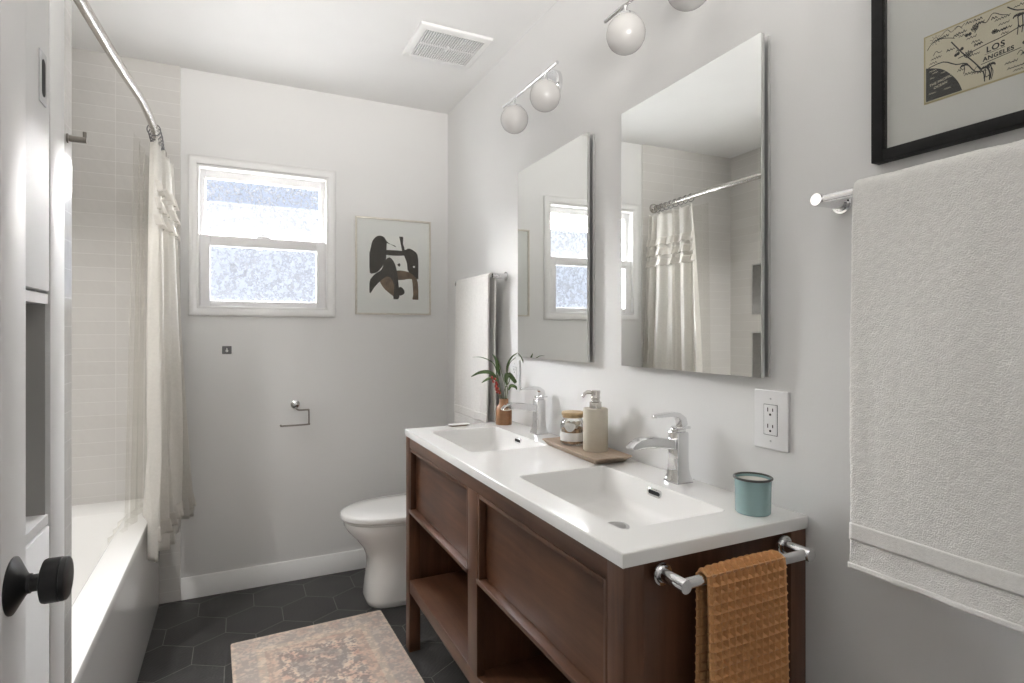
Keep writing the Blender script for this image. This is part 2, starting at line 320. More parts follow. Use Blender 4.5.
# ------------------------------------------------------------------ mesh helpers (all in world coordinates)
class MB:
    def __init__(s): s.bm = bmesh.new(); s.mi = 0
    def face(s, vs_):
        try: f = s.bm.faces.new(vs_); f.material_index = s.mi; f.smooth = getattr(s, 'sm', False); return f
        except ValueError: return None
    def box(s, x0, x1, y0, y1, z0, z1, bev=0.0, seg=2, M4=None):
        tmp = bmesh.new()
        r = bmesh.ops.create_cube(tmp, size=1)
        bmesh.ops.scale(tmp, vec=(abs(x1 - x0), abs(y1 - y0), abs(z1 - z0)), verts=tmp.verts)
        bmesh.ops.translate(tmp, vec=((x0 + x1) / 2, (y0 + y1) / 2, (z0 + z1) / 2), verts=tmp.verts)
        if bev: bmesh.ops.bevel(tmp, geom=list(tmp.edges), offset=bev, segments=seg, profile=.5, affect='EDGES')
        if M4: bmesh.ops.transform(tmp, matrix=M4, verts=tmp.verts)
        s.merge(tmp); return s
    def merge(s, tmp):
        mp = {}
        for v in tmp.verts: mp[v] = s.bm.verts.new(v.co)
        for f in tmp.faces:
            g = s.face([mp[v] for v in f.verts])
            if g: g.smooth = f.smooth or getattr(s, 'sm', False)
        tmp.free()
    def loft(s, rings, close=True, cap0=True, cap1=True, smooth=True):
        vr = [[s.bm.verts.new(p) for p in r] for r in rings]
        n = len(vr[0])
        for a, b in zip(vr[:-1], vr[1:]):
            for i in range(n if close else n - 1):
                f = s.face([a[i], a[(i + 1) % n], b[(i + 1) % n], b[i]])
                if f: f.smooth = smooth
        if cap0: s.face(list(reversed(vr[0])))
        if cap1: s.face(vr[-1])
        return vr
    def lathe(s, c, prof, n=32, axis='z', smooth=True):
        c = Vector(c); rings = []
        for r, h in prof:
            ring = []
            for i in range(n):
                a = 2 * math.pi * i / n; u, v = r * math.cos(a), r * math.sin(a)
                p = {'z': (u, v, h), 'x': (h, u, v), 'y': (u, h, v)}[axis]
                ring.append(c + Vector(p))
            rings.append(ring)
        s.loft(rings, smooth=smooth); return s
    def cyl(s, a, b, r, n=24, r2=None, smooth=True):
        return s.tube([a, b], [r, r if r2 is None else r2], n, smooth)
    def tube(s, pts, r, n=16, smooth=True):
        pts = [Vector(p) for p in pts]
        if not isinstance(r, (list, tuple)): r = [r] * len(pts)
        rings = []; up = None
        for i, p in enumerate(pts):
            t = (pts[min(i + 1, len(pts) - 1)] - pts[max(i - 1, 0)]).normalized()
            if up is None:
                up = Vector((0, 0, 1)) if abs(t.z) < .9 else Vector((1, 0, 0))
            side = t.cross(up).normalized(); up = side.cross(t).normalized()
            rings.append([p + (side * math.cos(2 * math.pi * k / n) + up * math.sin(2 * math.pi * k / n)) * r[i] for k in range(n)])
        s.loft(rings, smooth=smooth); return s
    def sphere(s, c, r, u=32, v=20, sq=(1, 1, 1)):
        tmp = bmesh.new(); bmesh.ops.create_uvsphere(tmp, u_segments=u, v_segments=v, radius=r)
        bmesh.ops.scale(tmp, vec=sq, verts=tmp.verts); bmesh.ops.translate(tmp, vec=c, verts=tmp.verts)
        for f in tmp.faces: f.smooth = True
        s.merge(tmp); return s
    def torus(s, c, R_, r, normal, n=28, k=10):
        nrm = Vector(normal).normalized(); a = nrm.orthogonal().normalized(); b_ = nrm.cross(a); c = Vector(c)
        vr = []
        for i in range(n):
            t = 2 * math.pi * i / n; d = a * math.cos(t) + b_ * math.sin(t)
            vr.append([s.bm.verts.new(c + d * (R_ + r * math.cos(2 * math.pi * j / k)) + nrm * r * math.sin(2 * math.pi * j / k)) for j in range(k)])
        for i in range(n):
            for j in range(k):
                f = s.face([vr[i][j], vr[(i + 1) % n][j], vr[(i + 1) % n][(j + 1) % k], vr[i][(j + 1) % k]])
                if f: f.smooth = True
        return s
    def grid(s, fn, nu, nv, smooth=True):
        vs_ = [[s.bm.verts.new(fn(i / nu, j / nv)) for j in range(nv + 1)] for i in range(nu + 1)]
        for i in range(nu):
            for j in range(nv):
                f = s.face([vs_[i][j], vs_[i + 1][j], vs_[i + 1][j + 1], vs_[i][j + 1]])
                if f: f.smooth = smooth
        return vs_
    def poly(s, pts): s.face([s.bm.verts.new(p) for p in pts]); return s
    def prism(s, pts, d):
        d = Vector(d); a = [s.bm.verts.new(p) for p in pts]; b_ = [s.bm.verts.new(Vector(p) + d) for p in pts]; n = len(a)
        s.face(a); s.face(list(reversed(b_)))
        for i in range(n): s.face([a[i], b_[i], b_[(i + 1) % n], a[(i + 1) % n]])
        return s
    def build(s, name, m, parent=None, mods=(), recalc=True):
        if recalc: bmesh.ops.recalc_face_normals(s.bm, faces=s.bm.faces)
        root = parent
        while root is not None and root.parent is not None: root = root.parent
        if root is not None: bmesh.ops.translate(s.bm, vec=-root.location, verts=s.bm.verts)
        me = bpy.data.meshes.new(name); s.bm.to_mesh(me); s.bm.free()
        for mm in (m if isinstance(m, (list, tuple)) else [m]): me.materials.append(mm)
        me.set_sharp_from_angle(angle=R(42))
        o = bpy.data.objects.new(name, me); col.objects.link(o)
        if parent is not None: o.parent = parent
        for kind, kw in mods:
            md = o.modifiers.new(kind.lower(), kind)
            for k, v in kw.items(): setattr(md, k, v)
        return o
def tag(o, label, cat, group=None):
    o['label'] = label; o['category'] = cat
    if group: o['group'] = group
    return o
def thing(name, label, cat, loc, group=None):
    o = bpy.data.objects.new(name, None); col.objects.link(o); o.location = loc; o.empty_display_size = .05
    return tag(o, label, cat, group)
def struct(name, mb, m, **kw):
    o = mb.build(name, m, **kw); o['kind'] = 'structure'; return o
def copy_thing(root, loc, label):
    c = root.copy(); col.objects.link(c); c.location = loc; c['label'] = label
    def rec(src, dst):
        for ch in list(src.children):
            k = ch.copy(); col.objects.link(k); k.parent = dst; rec(ch, k)
    rec(root, c); return c
def rrect(x0, x1, y0, y1, r, z, k=6):
    pts = []
    for (cx, cy, a0) in ((x1 - r, y1 - r, 0), (x0 + r, y1 - r, 90), (x0 + r, y0 + r, 180), (x1 - r, y0 + r, 270)):
        for i in range(k + 1):
            a = R(a0 + 90 * i / k); pts.append(Vector((cx + r * math.cos(a), cy + r * math.sin(a), z)))
    return pts
def slab_with_hole(mb, outer, hole, r, z, k=6):
    """flat ring between a rectangle and a rounded rectangular hole"""
    x0, x1, y0, y1 = outer
    oc = [mb.bm.verts.new((x, y, z)) for x, y in ((x1, y1), (x0, y1), (x0, y0), (x1, y0))]
    ip = [mb.bm.verts.new(p) for p in rrect(*hole, r, z, k)]
    n = k + 1
    for c in range(4):
        for i in range(k): mb.face([oc[c], ip[c * n + i], ip[c * n + i + 1]])
        nx = (c + 1) % 4
        mb.face([oc[c], ip[c * n + k], ip[nx * n], oc[nx]])
WN = [('WEIGHTED_NORMAL', {})]
BEV = lambda w=.002, s=2: [('BEVEL', dict(width=w, segments=s, limit_method='ANGLE', angle_limit=R(40)))]

wx0, wx1, wz0, wz1 = -1.275, -.660, 1.383, 2.083
H = 2.53; LX = -2.11; AP = -1.42; TUBY = -1.60; REAR = -4.1
# ================================================================== THE ROOM
struct('bounce_absorber', MB().box(-2.3, wx0, .142, .16, -.1, 2.7).box(wx1, .2, .142, .16, -.1, 2.7).box(wx0, wx1, .142, .16, -.1, wz0).box(wx0, wx1, .142, .16, wz1, 2.7), M['darkgap'])  # added dark outer skin, out of view, soaks up daylight bouncing to the neighbour
# floor: regular nine-inch hexagons in charcoal with thin grey joints
fl = MB(); fl.box(-2.2, .1, REAR, .1, -.08, -.0015)
Wd = .229; S = Wd / math.sqrt(3); g = .0016; tones = []
lay = fl.bm.faces.layers.float_color.new('tone')
fl.mi = 1
for row in range(-1, 16):
    yc = -.155 + .2045 / 2 * 0 - row * .2045
    for k in range(-2, 12):
        xc = -1.254 + Wd / 2 + (k - 4) * Wd + (Wd / 2 if row % 2 else 0)
        pts = []
        for i in range(6):
            a = R(30 + 60 * i); pts.append((xc + (S - g) * math.cos(a), yc + (S - g) * 1.03 * math.sin(a), 0))
        if not (-2.15 < xc < .15): continue
        f = fl.face([fl.bm.verts.new(p) for p in pts])
        t = random.uniform(.8, 1.2); f[lay] = (t, t, t, 1)
struct('floor', fl, [M['grout'], M['slate']])
struct('ceiling', MB().box(-2.2, .1, REAR, .1, H, H + .1), M['ceiling'])
struct('wall_right', MB().box(0, .12, REAR, .12, -.08, H + .1), M['wall'])
# back wall with the window opening
wb = MB()
wb.box(-2.2, wx0, 0, .14, -.08, H + .1); wb.box(wx1, .12, 0, .14, -.08, H + .1)
wb.box(wx0, wx1, 0, .14, -.08, wz0); wb.box(wx0, wx1, 0, .14, wz1, H + .1)
struct('wall_back', wb, M['wall'])
struct('wall_back_tile', MB().box(LX, -1.337, -.012, 0, 0, H), M['tile_x'])
# left wall of the tub alcove, tiled, with two recessed shampoo niches
nich = [(-.53, -.21, 1.392, 1.74), (-.53, -.21, .93, 1.272)]
tl = MB()
y0, y1 = TUBY, 0
tl.box(LX - .012, LX, -.21, y1, 0, H); tl.box(LX - .012, LX, y0, -.53, 0, H)
tl.box(LX - .012, LX, -.53, -.21, 0, .93); tl.box(LX - .012, LX, -.53, -.21, 1.272, 1.392); tl.box(LX - .012, LX, -.53, -.21, 1.74, H)
for a, b_, c, d in nich: tl.box(LX - .09, LX - .08, a, b_, c, d)
struct('wall_left_tile', tl, M['tile_y'])
wl = MB()
wl.box(-2.2, LX - .09, REAR, .14, -.08, H + .1)
wl.box(LX - .09, LX - .012, -.21, .0, 0, H); wl.box(LX - .09, LX - .012, REAR, -.53, 0, H)
wl.box(LX - .09, LX - .012, -.53, -.21, 0, .93); wl.box(LX - .09, LX - .012, -.53, -.21, 1.272, 1.392); wl.box(LX - .09, LX - .012, -.53, -.21, 1.74, H)
struct('wall_left', wl, M['wall'])
for i, (a, b_, c, d) in enumerate(nich):
    e = MB(); t = .008
    for (p, q, r_, s_) in ((a, a + t, c, d), (b_ - t, b_, c, d), (a, b_, c, c + t), (a, b_, d - t, d)):
        e.box(LX - .08, LX + .003, p, q, r_, s_)
    struct('trim_%d' % (i + 4), e, M['steel'])
# wing wall closing the tub's near end; its room side is tiled up to a painted trim board
ww = MB(); ww.box(LX, AP - .012, -1.70, TUBY - .012, 0, H); struct('wall_wing', ww, M['wall'])
wt = MB(); wt.box(AP - .012, AP, -1.664, TUBY, 0, H); wt.box(LX, AP - .012, TUBY - .012, TUBY, 0, H); struct('wall_wing_tile', wt, M['tile_y'], mods=BEV(.003))
struct('trim_1', MB().box(AP - .02, AP + .001, -1.763, -1.6645, 0, H, .001, 2), M['trim'])
# built-in linen cabinet in the left wall
CX = AP
bc = thing('linen_cabinet', 'tall white built-in linen cabinet with open grey niche left of the tub', 'cabinet', (CX - .17, -2.25, 0))
m = MB()
cy0, cy1 = -2.75, -1.7635
m.box(CX - .36, CX - .02, cy0, cy0 + .02, 0, H); m.box(CX - .36, CX - .02, cy1 - .012, cy1, 0, H); m.box(CX - .36, CX - .34, cy0 + .02, cy1 - .012, 0, H)
m.box(CX - .34, CX, cy0 + .02, cy1 - .012, 1.324, 1.343); m.box(CX - .34, CX, cy0 + .02, cy1 - .012, .909, .927)
m.build('carcass', M['cabpaint'], bc)
MB().box(CX - .339, CX - .337, cy0 + .02, cy1 - .012, .927, 1.324).box(CX - .337, CX - .004, cy1 - .0145, cy1 - .012, .927, 1.324).build('niche_lining', M['niche'], bc)  # back and far side of the niche are greyer than the cabinet
dm = MB().box(CX - .02, CX, cy0 + .022, cy1 - .003, 1.349, H - .02, .002).build('door', M['cabpaint'], bc)
p = MB().box(CX - .001, CX + .0025, -1.832, -1.793, 1.69, 1.785, .001)
p.build('flush_pull', M['steel'], dm)
q = MB(); ring = []
for i in range(24):
    a = 2 * math.pi * i / 24; cc, ss = math.cos(a), math.sin(a)
    ring.append((CX + .0029, -1.8125 + .0105 * cc, 1.7375 + .0105 * ss + (.024 if ss > 0 else -.024)))
q.prism(ring, (-.001, 0, 0)).build('recess', M['darkgap'], dm)
MB().box(CX - .02, CX, cy0 + .022, cy1 - .003, .10, .903, .002).build('drawer_front', M['cabpaint'], bc)
MB().box(CX - .06, CX - .03, cy0 + .022, cy1 - .003, 0, .10).build('plinth', M['cabpaint'], bc)
struct('wall_left_front', MB().box(-2.11, CX - .02, REAR, cy0 - .002, 0, H), M['wall'])
struct('wall_rear', MB().box(-2.2, .12, REAR - .1, REAR, -.08, H + .1), M['wall'])
# baseboards
def baseboard(name, a, b_, axis):
    mb = MB(); prof = [(0, 0), (.014, 0), (.014, .078), (.011, .083), (.011, .093), (.006, .101), (0, .101)]
    if axis == 'x': rings = [[Vector((X, -d, z)) for d, z in prof] for X in (a, b_)]
    else: rings = [[Vector((-d, Y, z)) for d, z in prof] for Y in (a, b_)]
    mb.loft(rings, smooth=False); struct(name, mb, M['trim'])
baseboard('baseboard_back', -1.336, 0, 'x')
baseboard('baseboard_right', -.015, REAR, 'y')

# ------------------------------------------------------------------ the window
win = bpy.data.objects.new('window_1', None); col.objects.link(win); win.location = (-.967, .03, 1.38); win['kind'] = 'structure'
m = MB()
def framebox(m, x0, x1, z0, z1, w_, y0, y1, bev=.003, wb_=None, wt_=None):
    wb_ = w_ if wb_ is None else wb_; wt_ = w_ if wt_ is None else wt_
    m.box(x0, x0 + w_, y0, y1, z0, z1, bev); m.box(x1 - w_, x1, y0, y1, z0, z1, bev)
    m.box(x0 + w_ - .001, x1 - w_ + .001, y0, y1, z0, z0 + wb_, bev); m.box(x0 + w_ - .001, x1 - w_ + .001, y0, y1, z1 - wt_, z1, bev)
cp = [(0, -.0005), (0, -.010), (.003, -.014), (.009, -.0165), (.020, -.0165), (.026, -.0135), (.034, -.0115), (.036, -.009), (.036, .004)]
m.loft([[Vector((X, y_, Z)) for X, Z in ((-1.307 + i, 1.35 + i), (-.628 - i, 1.35 + i), (-.628 - i, 2.119 - i), (-1.307 + i, 2.119 - i))] for i, y_ in cp], cap0=False, cap1=False, smooth=False)
m.build('casing', M['trim'], win)
m = MB(); framebox(m, -1.272, -.663, 1.386, 2.080, .012, -.010, .11, .002); m.build('jamb', M['trim'], win)
m = MB(); framebox(m, -1.262, -.673, 1.715, 2.070, .026, .045, .075, .004, .03, .040); up = m.build('upper_sash', M['plastic'], win)
def pane(x0, x1, y0, y1, z0, z1, m_, parent):
    o = MB().box(x0, x1, y0, y1, z0, z1).build('pane', [M['clearglass'], m_], parent)
    for f in o.data.polygons:
        if f.normal.y < -.5: f.material_index = 1          # the etched side faces the room
pane(-1.237, -.697, .058, .062, 1.735, 2.036, M['frost_up'], up)
m = MB(); framebox(m, -1.260, -.675, 1.396, 1.745, .046, .006, .040, .004, .030, .052); lo = m.build('lower_sash', M['plastic'], win)
pane(-1.217, -.718, .022, .026, 1.42, 1.70, M['frost_low'], lo)
k = MB().box(-1.005, -.945, .004, .03, 1.745, 1.752, .002).cyl((-.975, .02, 1.75), (-.975, .02, 1.760), .009, 16).box(-.985, -.953, .006, .014, 1.756, 1.762, .001); k.build('sash_lock', M['plastic'], lo)
# what shows beyond the glass: a neighbouring white wall under its eave
nb = thing('neighbour_house', 'white neighbouring house wall seen blurred through the obscure window glass', 'building', (-.6, 6.2, 0))
MB().box(-7, 7, 6.2, 6.5, -1, 3.12).build('wall', M['siding'], nb)
MB().box(-7.1, 7.1, 6.19, 6.6, 3.12, 3.17).build('parapet', M['siding'], nb)

# ------------------------------------------------------------------ entry door, open against the left wall
DX = -1.32; DE = -2.283
ed = bpy.data.objects.new('door_1', None); col.objects.link(ed); ed.location = (DX - .018, DE - .40, 0); ed['kind'] = 'structure'
m = MB(); d0 = DE - .78
for (a, b_, c, d) in ((DE - .078, DE, .012, 2.03), (d0, d0 + .078, .012, 2.03), (d0 + .078, DE - .078, 1.93, 2.03), (d0 + .078, DE - .078, .012, .19)):
    m.box(DX - .036, DX, a, b_, c, d, .0015)
m.build('stiles', M['door'], ed)
MB().box(DX - .026, DX - .010, d0 + .077, DE - .077, .188, 1.932).build('panel', M['door'], ed)
ky, kz = DE - .046, .993
kn = MB(); kn.lathe((DX, ky, kz), [(0.0308, 0.0000), (0.0308, 0.0018), (0.0285, 0.0032), (0.0129, 0.0121), (0.0106, 0.0140), (0.0106, 0.0166), (0.0092, 0.0171), (0.0092, 0.0257), (0.0175, 0.0259), (0.0232, 0.0279), (0.0241, 0.0302), (0.0241, 0.0432), (0.0228, 0.0437), (0.0228, 0.0446), (0.0241, 0.0450), (0.0235, 0.0491), (0.0216, 0.0504), (0.0000, 0.0504)], 48, 'x')
kn.build('door_knob', M['black'], ed)

# ------------------------------------------------------------------ bathtub
RZ = .503
tb = MB(); tb.sm = True
x0, x1, ty0, ty1 = LX + .001, AP, TUBY + .001, -.0125
hole = (LX + .09, -1.512, TUBY + .09, -.20)
slab_with_hole(tb, (x0, x1 - .006, ty0, ty1), hole, .05, RZ)
rings = []
for ins, dz, sl in ((0, 0, 0), (.004, -.003, 0), (.012, -.014, .004), (.035, -.12, .05), (.06, -.26, .11), (.085, -.33, .15), (.13, -.355, .19), (.2, -.362, .26)):
    rings.append(rrect(hole[0] + ins, hole[1] - ins, hole[2] + ins + sl, hole[3] - ins - sl, max(.05 + ins * .3, .05), RZ + dz))
tb.loft(rings, cap0=False)
prof = [(x1 - .006, RZ), (x1 - .002, RZ - .002), (x1, RZ - .007), (x1, RZ - .03), (x1 - .004, .06), (x1 - .004, .0)]
tb.loft([[Vector((px, Y, pz)) for px, pz in prof] for Y in (ty0, ty1)], close=False, cap0=False, cap1=False)
o = tb.build('bathtub', M['tubwhite'], recalc=True)
bmx = bmesh.new(); bmx.from_mesh(o.data); bmesh.ops.remove_doubles(bmx, verts=bmx.verts, dist=.0006); bmesh.ops.recalc_face_normals(bmx, faces=bmx.faces); bmx.to_mesh(o.data); bmx.free()
for f in o.data.polygons: f.use_smooth = True
o.modifiers.new('es', 'EDGE_SPLIT').split_angle = R(35)
tag(o, 'white alcove bathtub with a flat rim along the left side', 'bathtub')

# ------------------------------------------------------------------ shower rod, curtain, liner, rings, hook
def cat(pts, t):
    """Catmull-Rom through pts at t in 0..1"""
    n = len(pts) - 1; f = min(t * n, n - 1e-6); i = int(f); u = f - i
    P = [Vector(pts[max(0, min(n, i + j))]) for j in (-1, 0, 1, 2)]
    return .5 * ((2 * P[1]) + (P[2] - P[0]) * u + (2 * P[0] - 5 * P[1] + 4 * P[2] - P[3]) * u * u + (3 * P[1] - P[0] - 3 * P[2] + P[3]) * u ** 3)
RODZ = 2.10
rodp = [(-1.425, -.012, RODZ + .006), (-1.410, -.20, RODZ), (-1.401, -.40, RODZ), (-1.403, -.70, RODZ), (-1.426, -.99, RODZ), (-1.450, -1.38, RODZ), (-1.462, -1.60, RODZ)]
rod = thing('shower_rod', 'curved brushed nickel shower curtain rod above the tub', 'curtain rod', (-1.42, -.8, RODZ))
MB().tube([cat(rodp, i / 40) for i in range(41)], .0145, 20).build('rod_tube', M['nickel'], rod)
e = MB(); e.lathe((-1.425, -.012, RODZ + .006), [(.032, 0), (.032, -.006), (.026, -.016), (.016, -.024), (.0, -.026)], 28, 'y'); e.build('wall_flange', M['nickel'], rod)
e = MB(); e.lathe((-1.462, TUBY, RODZ), [(.032, 0), (.032, .006), (.026, .016), (.016, .024), (.0, .026)], 28, 'y'); e.build('wall_flange', M['nickel'], rod)
def cpath(t, drop):
    """plan position of the gathered curtain: t along the rod, drop 0 top..1 hem"""
    a = cat(rodp, (.06 + .275 * t) * 1.0)
    top = Vector((-1.372 - .030 * t ** .7, -.045 - .385 * t, 0))
    bot = Vector((-1.318 - .088 * t ** .8, -.035 - .50 * t, 0))
    f = drop ** .8
    return top.lerp(bot, f)
def curtain_pt(t, v, z0, z1, extra=0.0):
    z = z0 + (z1 - z0) * v
    d = (2.06 - z) / 1.66; d = max(0, min(1, d))
    p = cpath(t, d); pa = cpath(min(1, t + .02), d); ta = (pa - p)
    if ta.length < 1e-6: ta = p - cpath(t - .02, d)
    ta.normalize(); nrm = Vector((-ta.y, ta.x, 0))
    if nrm.x < 0: nrm = -nrm
    amp = (.012 + .020 * d ** .7)
    ph = 2 * math.pi * (6.0 * t + .55 * math.sin(5 * t + .6) + .25 * math.sin(11 * t))
    wv_ = amp * (math.sin(ph + .8 * math.sin(3 * d)) + .35 * math.sin(2.3 * ph + 4 * d))
    wv_ += .004 * noise.noise(Vector((t * 14, z * 3, 2)))
    p2 = p + nrm * (wv_ + extra) + ta * (.35 * amp * math.cos(ph))
    lim = AP + .008 if z < RZ + .03 else -9
    return Vector((max(p2.x, lim), min(p2.y, -.016), z))
cur = thing('shower_curtain', 'cream linen shower curtain with frayed ruffles gathered at the far end of the tub', 'curtain', (-1.37, -.25, .40))
hem = lambda t: .400 - .03 * t + .012 * math.sin(9 * t)
MB_ = MB(); MB_.grid(lambda u, v: curtain_pt(u, v, 2.055 - .012 * abs(math.sin(math.pi * 7 * u)), hem(u)), 150, 90)
MB_.build('panel', M['curtain'], cur, mods=[('SOLIDIFY', dict(thickness=.0016))])
def ruffle(zt, zb, ex, seed):
    mb = MB()
    def fn(u, v):
        z = zt + (zb - zt) * v
        p = curtain_pt(u, (2.055 - z) / (2.055 - .40), 2.055, .40, ex * (.25 + v) + .006 * v * math.sin(60 * u + seed) )
        p.z += v * (.006 * noise.noise(Vector((u * 40, seed, 0))))
        return p
    mb.grid(fn, 170, 6); return mb
for i, (a, b_) in enumerate(((1.885, 1.835), (1.815, 1.765), (1.745, 1.70), (.51, .45))):
    ruffle(a, b_, .012, i * 3.1).build('ruffle', M['sheer'], cur, mods=[('SOLIDIFY', dict(thickness=.0012))])
ln = MB(); ln.grid(lambda u, v: Vector((-1.455 - .02 * v + .012 * math.sin(2 * math.pi * 3 * u) * (.5 + v), -.10 - .40 * u - .012 * v, 2.05 - 1.62 * v)) if (2.05 - 1.62 * v) > .5 else Vector((-1.53 + .012 * math.sin(2 * math.pi * 3 * u), -.22 - .30 * u, 2.05 - 1.62 * v)), 60, 60)
tag(ln.build('shower_liner', M['liner']), 'clear plastic shower liner hanging inside the tub beside the cream curtain', 'shower liner')
ringsN = 8
proto = None
for i in range(ringsN):
    t = .03 + .94 * i / (ringsN - 1)
    yy = -.05 - .37 * t
    c = min((cat(rodp, q / 200) for q in range(201)), key=lambda p: abs(p.y - yy))
    lab = 'metal curtain ring holding the cream curtain on the rod'
    if proto is None:
        b_ = MB().torus((0, 0, 0), .0235, .0022, (0, 1, .15)).sphere((0, 0, .0225), .0042, 10, 8)
        proto = b_.build('curtain_ring', M['gunmetal']); o = proto
    else:
        o = proto.copy(); col.objects.link(o)
    o.location = (c.x, c.y, c.z - .007); o.rotation_euler = (0, 0, random.uniform(-.35, .35))
    tag(o, lab, 'curtain ring', 'shower curtain rings')
hk = thing('robe_hook', 'small steel robe hook on the tiled edge of the wing wall', 'hook', (AP, -1.64, 1.68))
MB().lathe((AP, -1.64, 1.68), [(.010, 0), (.010, .003), (.0065, .004), (.0065, .034), (0, .034)], 20, 'x').cyl((AP + .0305, -1.64, 1.68), (AP + .0305, -1.64, 1.697), .0035, 14).build('peg', M['darknickel'], hk)

# ------------------------------------------------------------------ vanity
VX, VF, VN = -.481, -.864, -2.306; ZT = .88; TH = .026; BZ = ZT - TH - .0005
vn = thing('vanity', 'dark walnut double vanity with open lower shelf under the white counter', 'vanity', (-.24, -1.585, 0))
P_ = .05
m = MB()
for (ya, yb) in ((VF - P_, VF), (VN, VN + P_)):
    m.box(VX, VX + .045, ya, yb, 0, BZ, .0015)
    m.box(-.047, -.003, ya, yb, 0, BZ, .0015)
leg_specs = [(VX, VX + .045, VF - P_, VF), (VX, VX + .045, VN, VN + P_), (-.05, -.004, VF - P_, VF), (-.05, -.004, VN, VN + P_)]
m.bm.free()
for a, b_, c, d in leg_specs: MB().box(a, b_, c, d, 0, BZ, .0015).build('leg', M['walnut_z'], vn)
MB().box(VX + .0005, VX + .022, VF - P_, VN + P_, .812, BZ, .001).build('top_rail', M['walnut_y'], vn)
MB().box(VX, VX + .022, -1.621, -1.549, .287, .812, .001).build('middle_post', M['walnut_z'], vn)
for (ya, yb) in ((VF - .046, VF - .010), (VN + .010, VN + .030)): MB().box(VX + .045, -.05, ya + .01, yb, .237, BZ, .001).build('side_panel', M['walnut_z'], vn)
MB().box(VX + .001, -.01, VN + P_, VF - P_, .237, .287, .002).build('shelf', M['walnut_y'], vn)
MB().box(VX + .022, -.03, -1.600, -1.570, .287, .80, .001).build('divider', M['walnut_z'], vn)
MB().box(-.03, -.018, VN + .031, VF - P_, .287, BZ - .03).build('back_panel', M['walnut_y'], vn)
MB().box(VX + .03, -.03, VN + .031, VF - P_, .545, .555).build('drawer_bottom', M['walnut_x'], vn)
for (ya, yb) in ((-1.547, -.916), (-2.254, -1.623)):
    dr = MB(); fw = .011
    dr.box(VX + .024, VX + .036, ya, yb, .557, .81)
    d_ = dr.build('drawer', M['walnut_y'], vn)
    f = MB(); f.box(VX + .001, VX + .024, ya, ya + fw, .557, .810, .001); f.box(VX + .001, VX + .024, yb - fw, yb, .557, .810, .001)
    f.box(VX + .001, VX + .024, ya + fw, yb - fw, .799, .810, .001)
    f.build('drawer_frame', M['walnut_z'], d_)
    MB().box(VX - .004, VX + .024, ya, yb, .557, .570, .002).build('pull_ledge', M['walnut_y'], d_)
# counter with two integral basins
ct = thing('countertop', 'white double-sink countertop on the walnut vanity', 'countertop', (-.24, -1.585, ZT - TH))
m = MB()
bas = [(-.411, -.130, -1.412, -.966), (-.411, -.128, -2.208, -1.738)]
ox0, ox1 = VX - .004, -.002; oy = VF + .003, -1.585, VN - .003
ins = .003
slab_with_hole(m, (ox0 + ins, ox1, oy[1], oy[0] - ins), bas[0], .014, ZT); slab_with_hole(m, (ox0 + ins, ox1, oy[2] + ins, oy[1]), bas[1], .014, ZT)
def orect(i, z): return [Vector((ox0 + i, oy[2] + i, z)), Vector((ox1, oy[2] + i, z)), Vector((ox1, oy[0] - i, z)), Vector((ox0 + i, oy[0] - i, z))]
m.loft([orect(ins, ZT), orect(.0008, ZT - .0012), orect(0, ZT - .003), orect(0, ZT - TH), orect(.02, ZT - TH)], cap0=False, cap1=False, smooth=False)
o = m.build('slab', M['counter'], ct)
for bi, hb in enumerate(bas):
    m = MB(); rings = []
    for i_, dz in ((0, 0), (.0015, -.0015), (.003, -.005), (.014, -.060), (.022, -.076), (.036, -.085), (.060, -.0875)):
        rings.append(rrect(hb[0] + i_ * (1.6 if dz < -.01 else 1), hb[1] - i_, hb[2] + i_, hb[3] - i_, .014 + i_ * .35, ZT + dz))
    m.loft(rings, cap0=False)
    b_ = m.build('basin', M['counter'], ct)
    cx, cy = -.252, (hb[2] + hb[3]) / 2
    MB().lathe((cx, cy, ZT - .0875), [(.031, 0), (.031, .0015), (.027, .003), (.024, .0012), (.019, .002), (.0, .004)], 36).build('drain', M['steel'], b_)
    # overflow slot in the rear basin wall
    s_ = MB(); oxp = hb[1] - .0055; zo = ZT - .020
    def slot(hw, hh, x):
        return [Vector((x, cy + .0 + sgn * hw + hh * math.cos(a), zo + hh * math.sin(a))) for sgn, rng in ((1, range(-90, 91, 15)), (-1, range(90, 271, 15))) for a in (R(q_) for q_ in rng)]
    s_.loft([slot(.017, .010, oxp + .01), slot(.017, .010, oxp - .0035), slot(.017, .0085, oxp - .0045), slot(.017, .0055, oxp - .0035), slot(.017, .005, oxp + .0005)], cap0=False)
    ov = s_.build('overflow', M['chrome'], b_)
    s_ = MB(); s_.poly(slot(.0165, .0052, oxp - .0030)); s_.build('overflow_hole', M['darkgap'], b_)

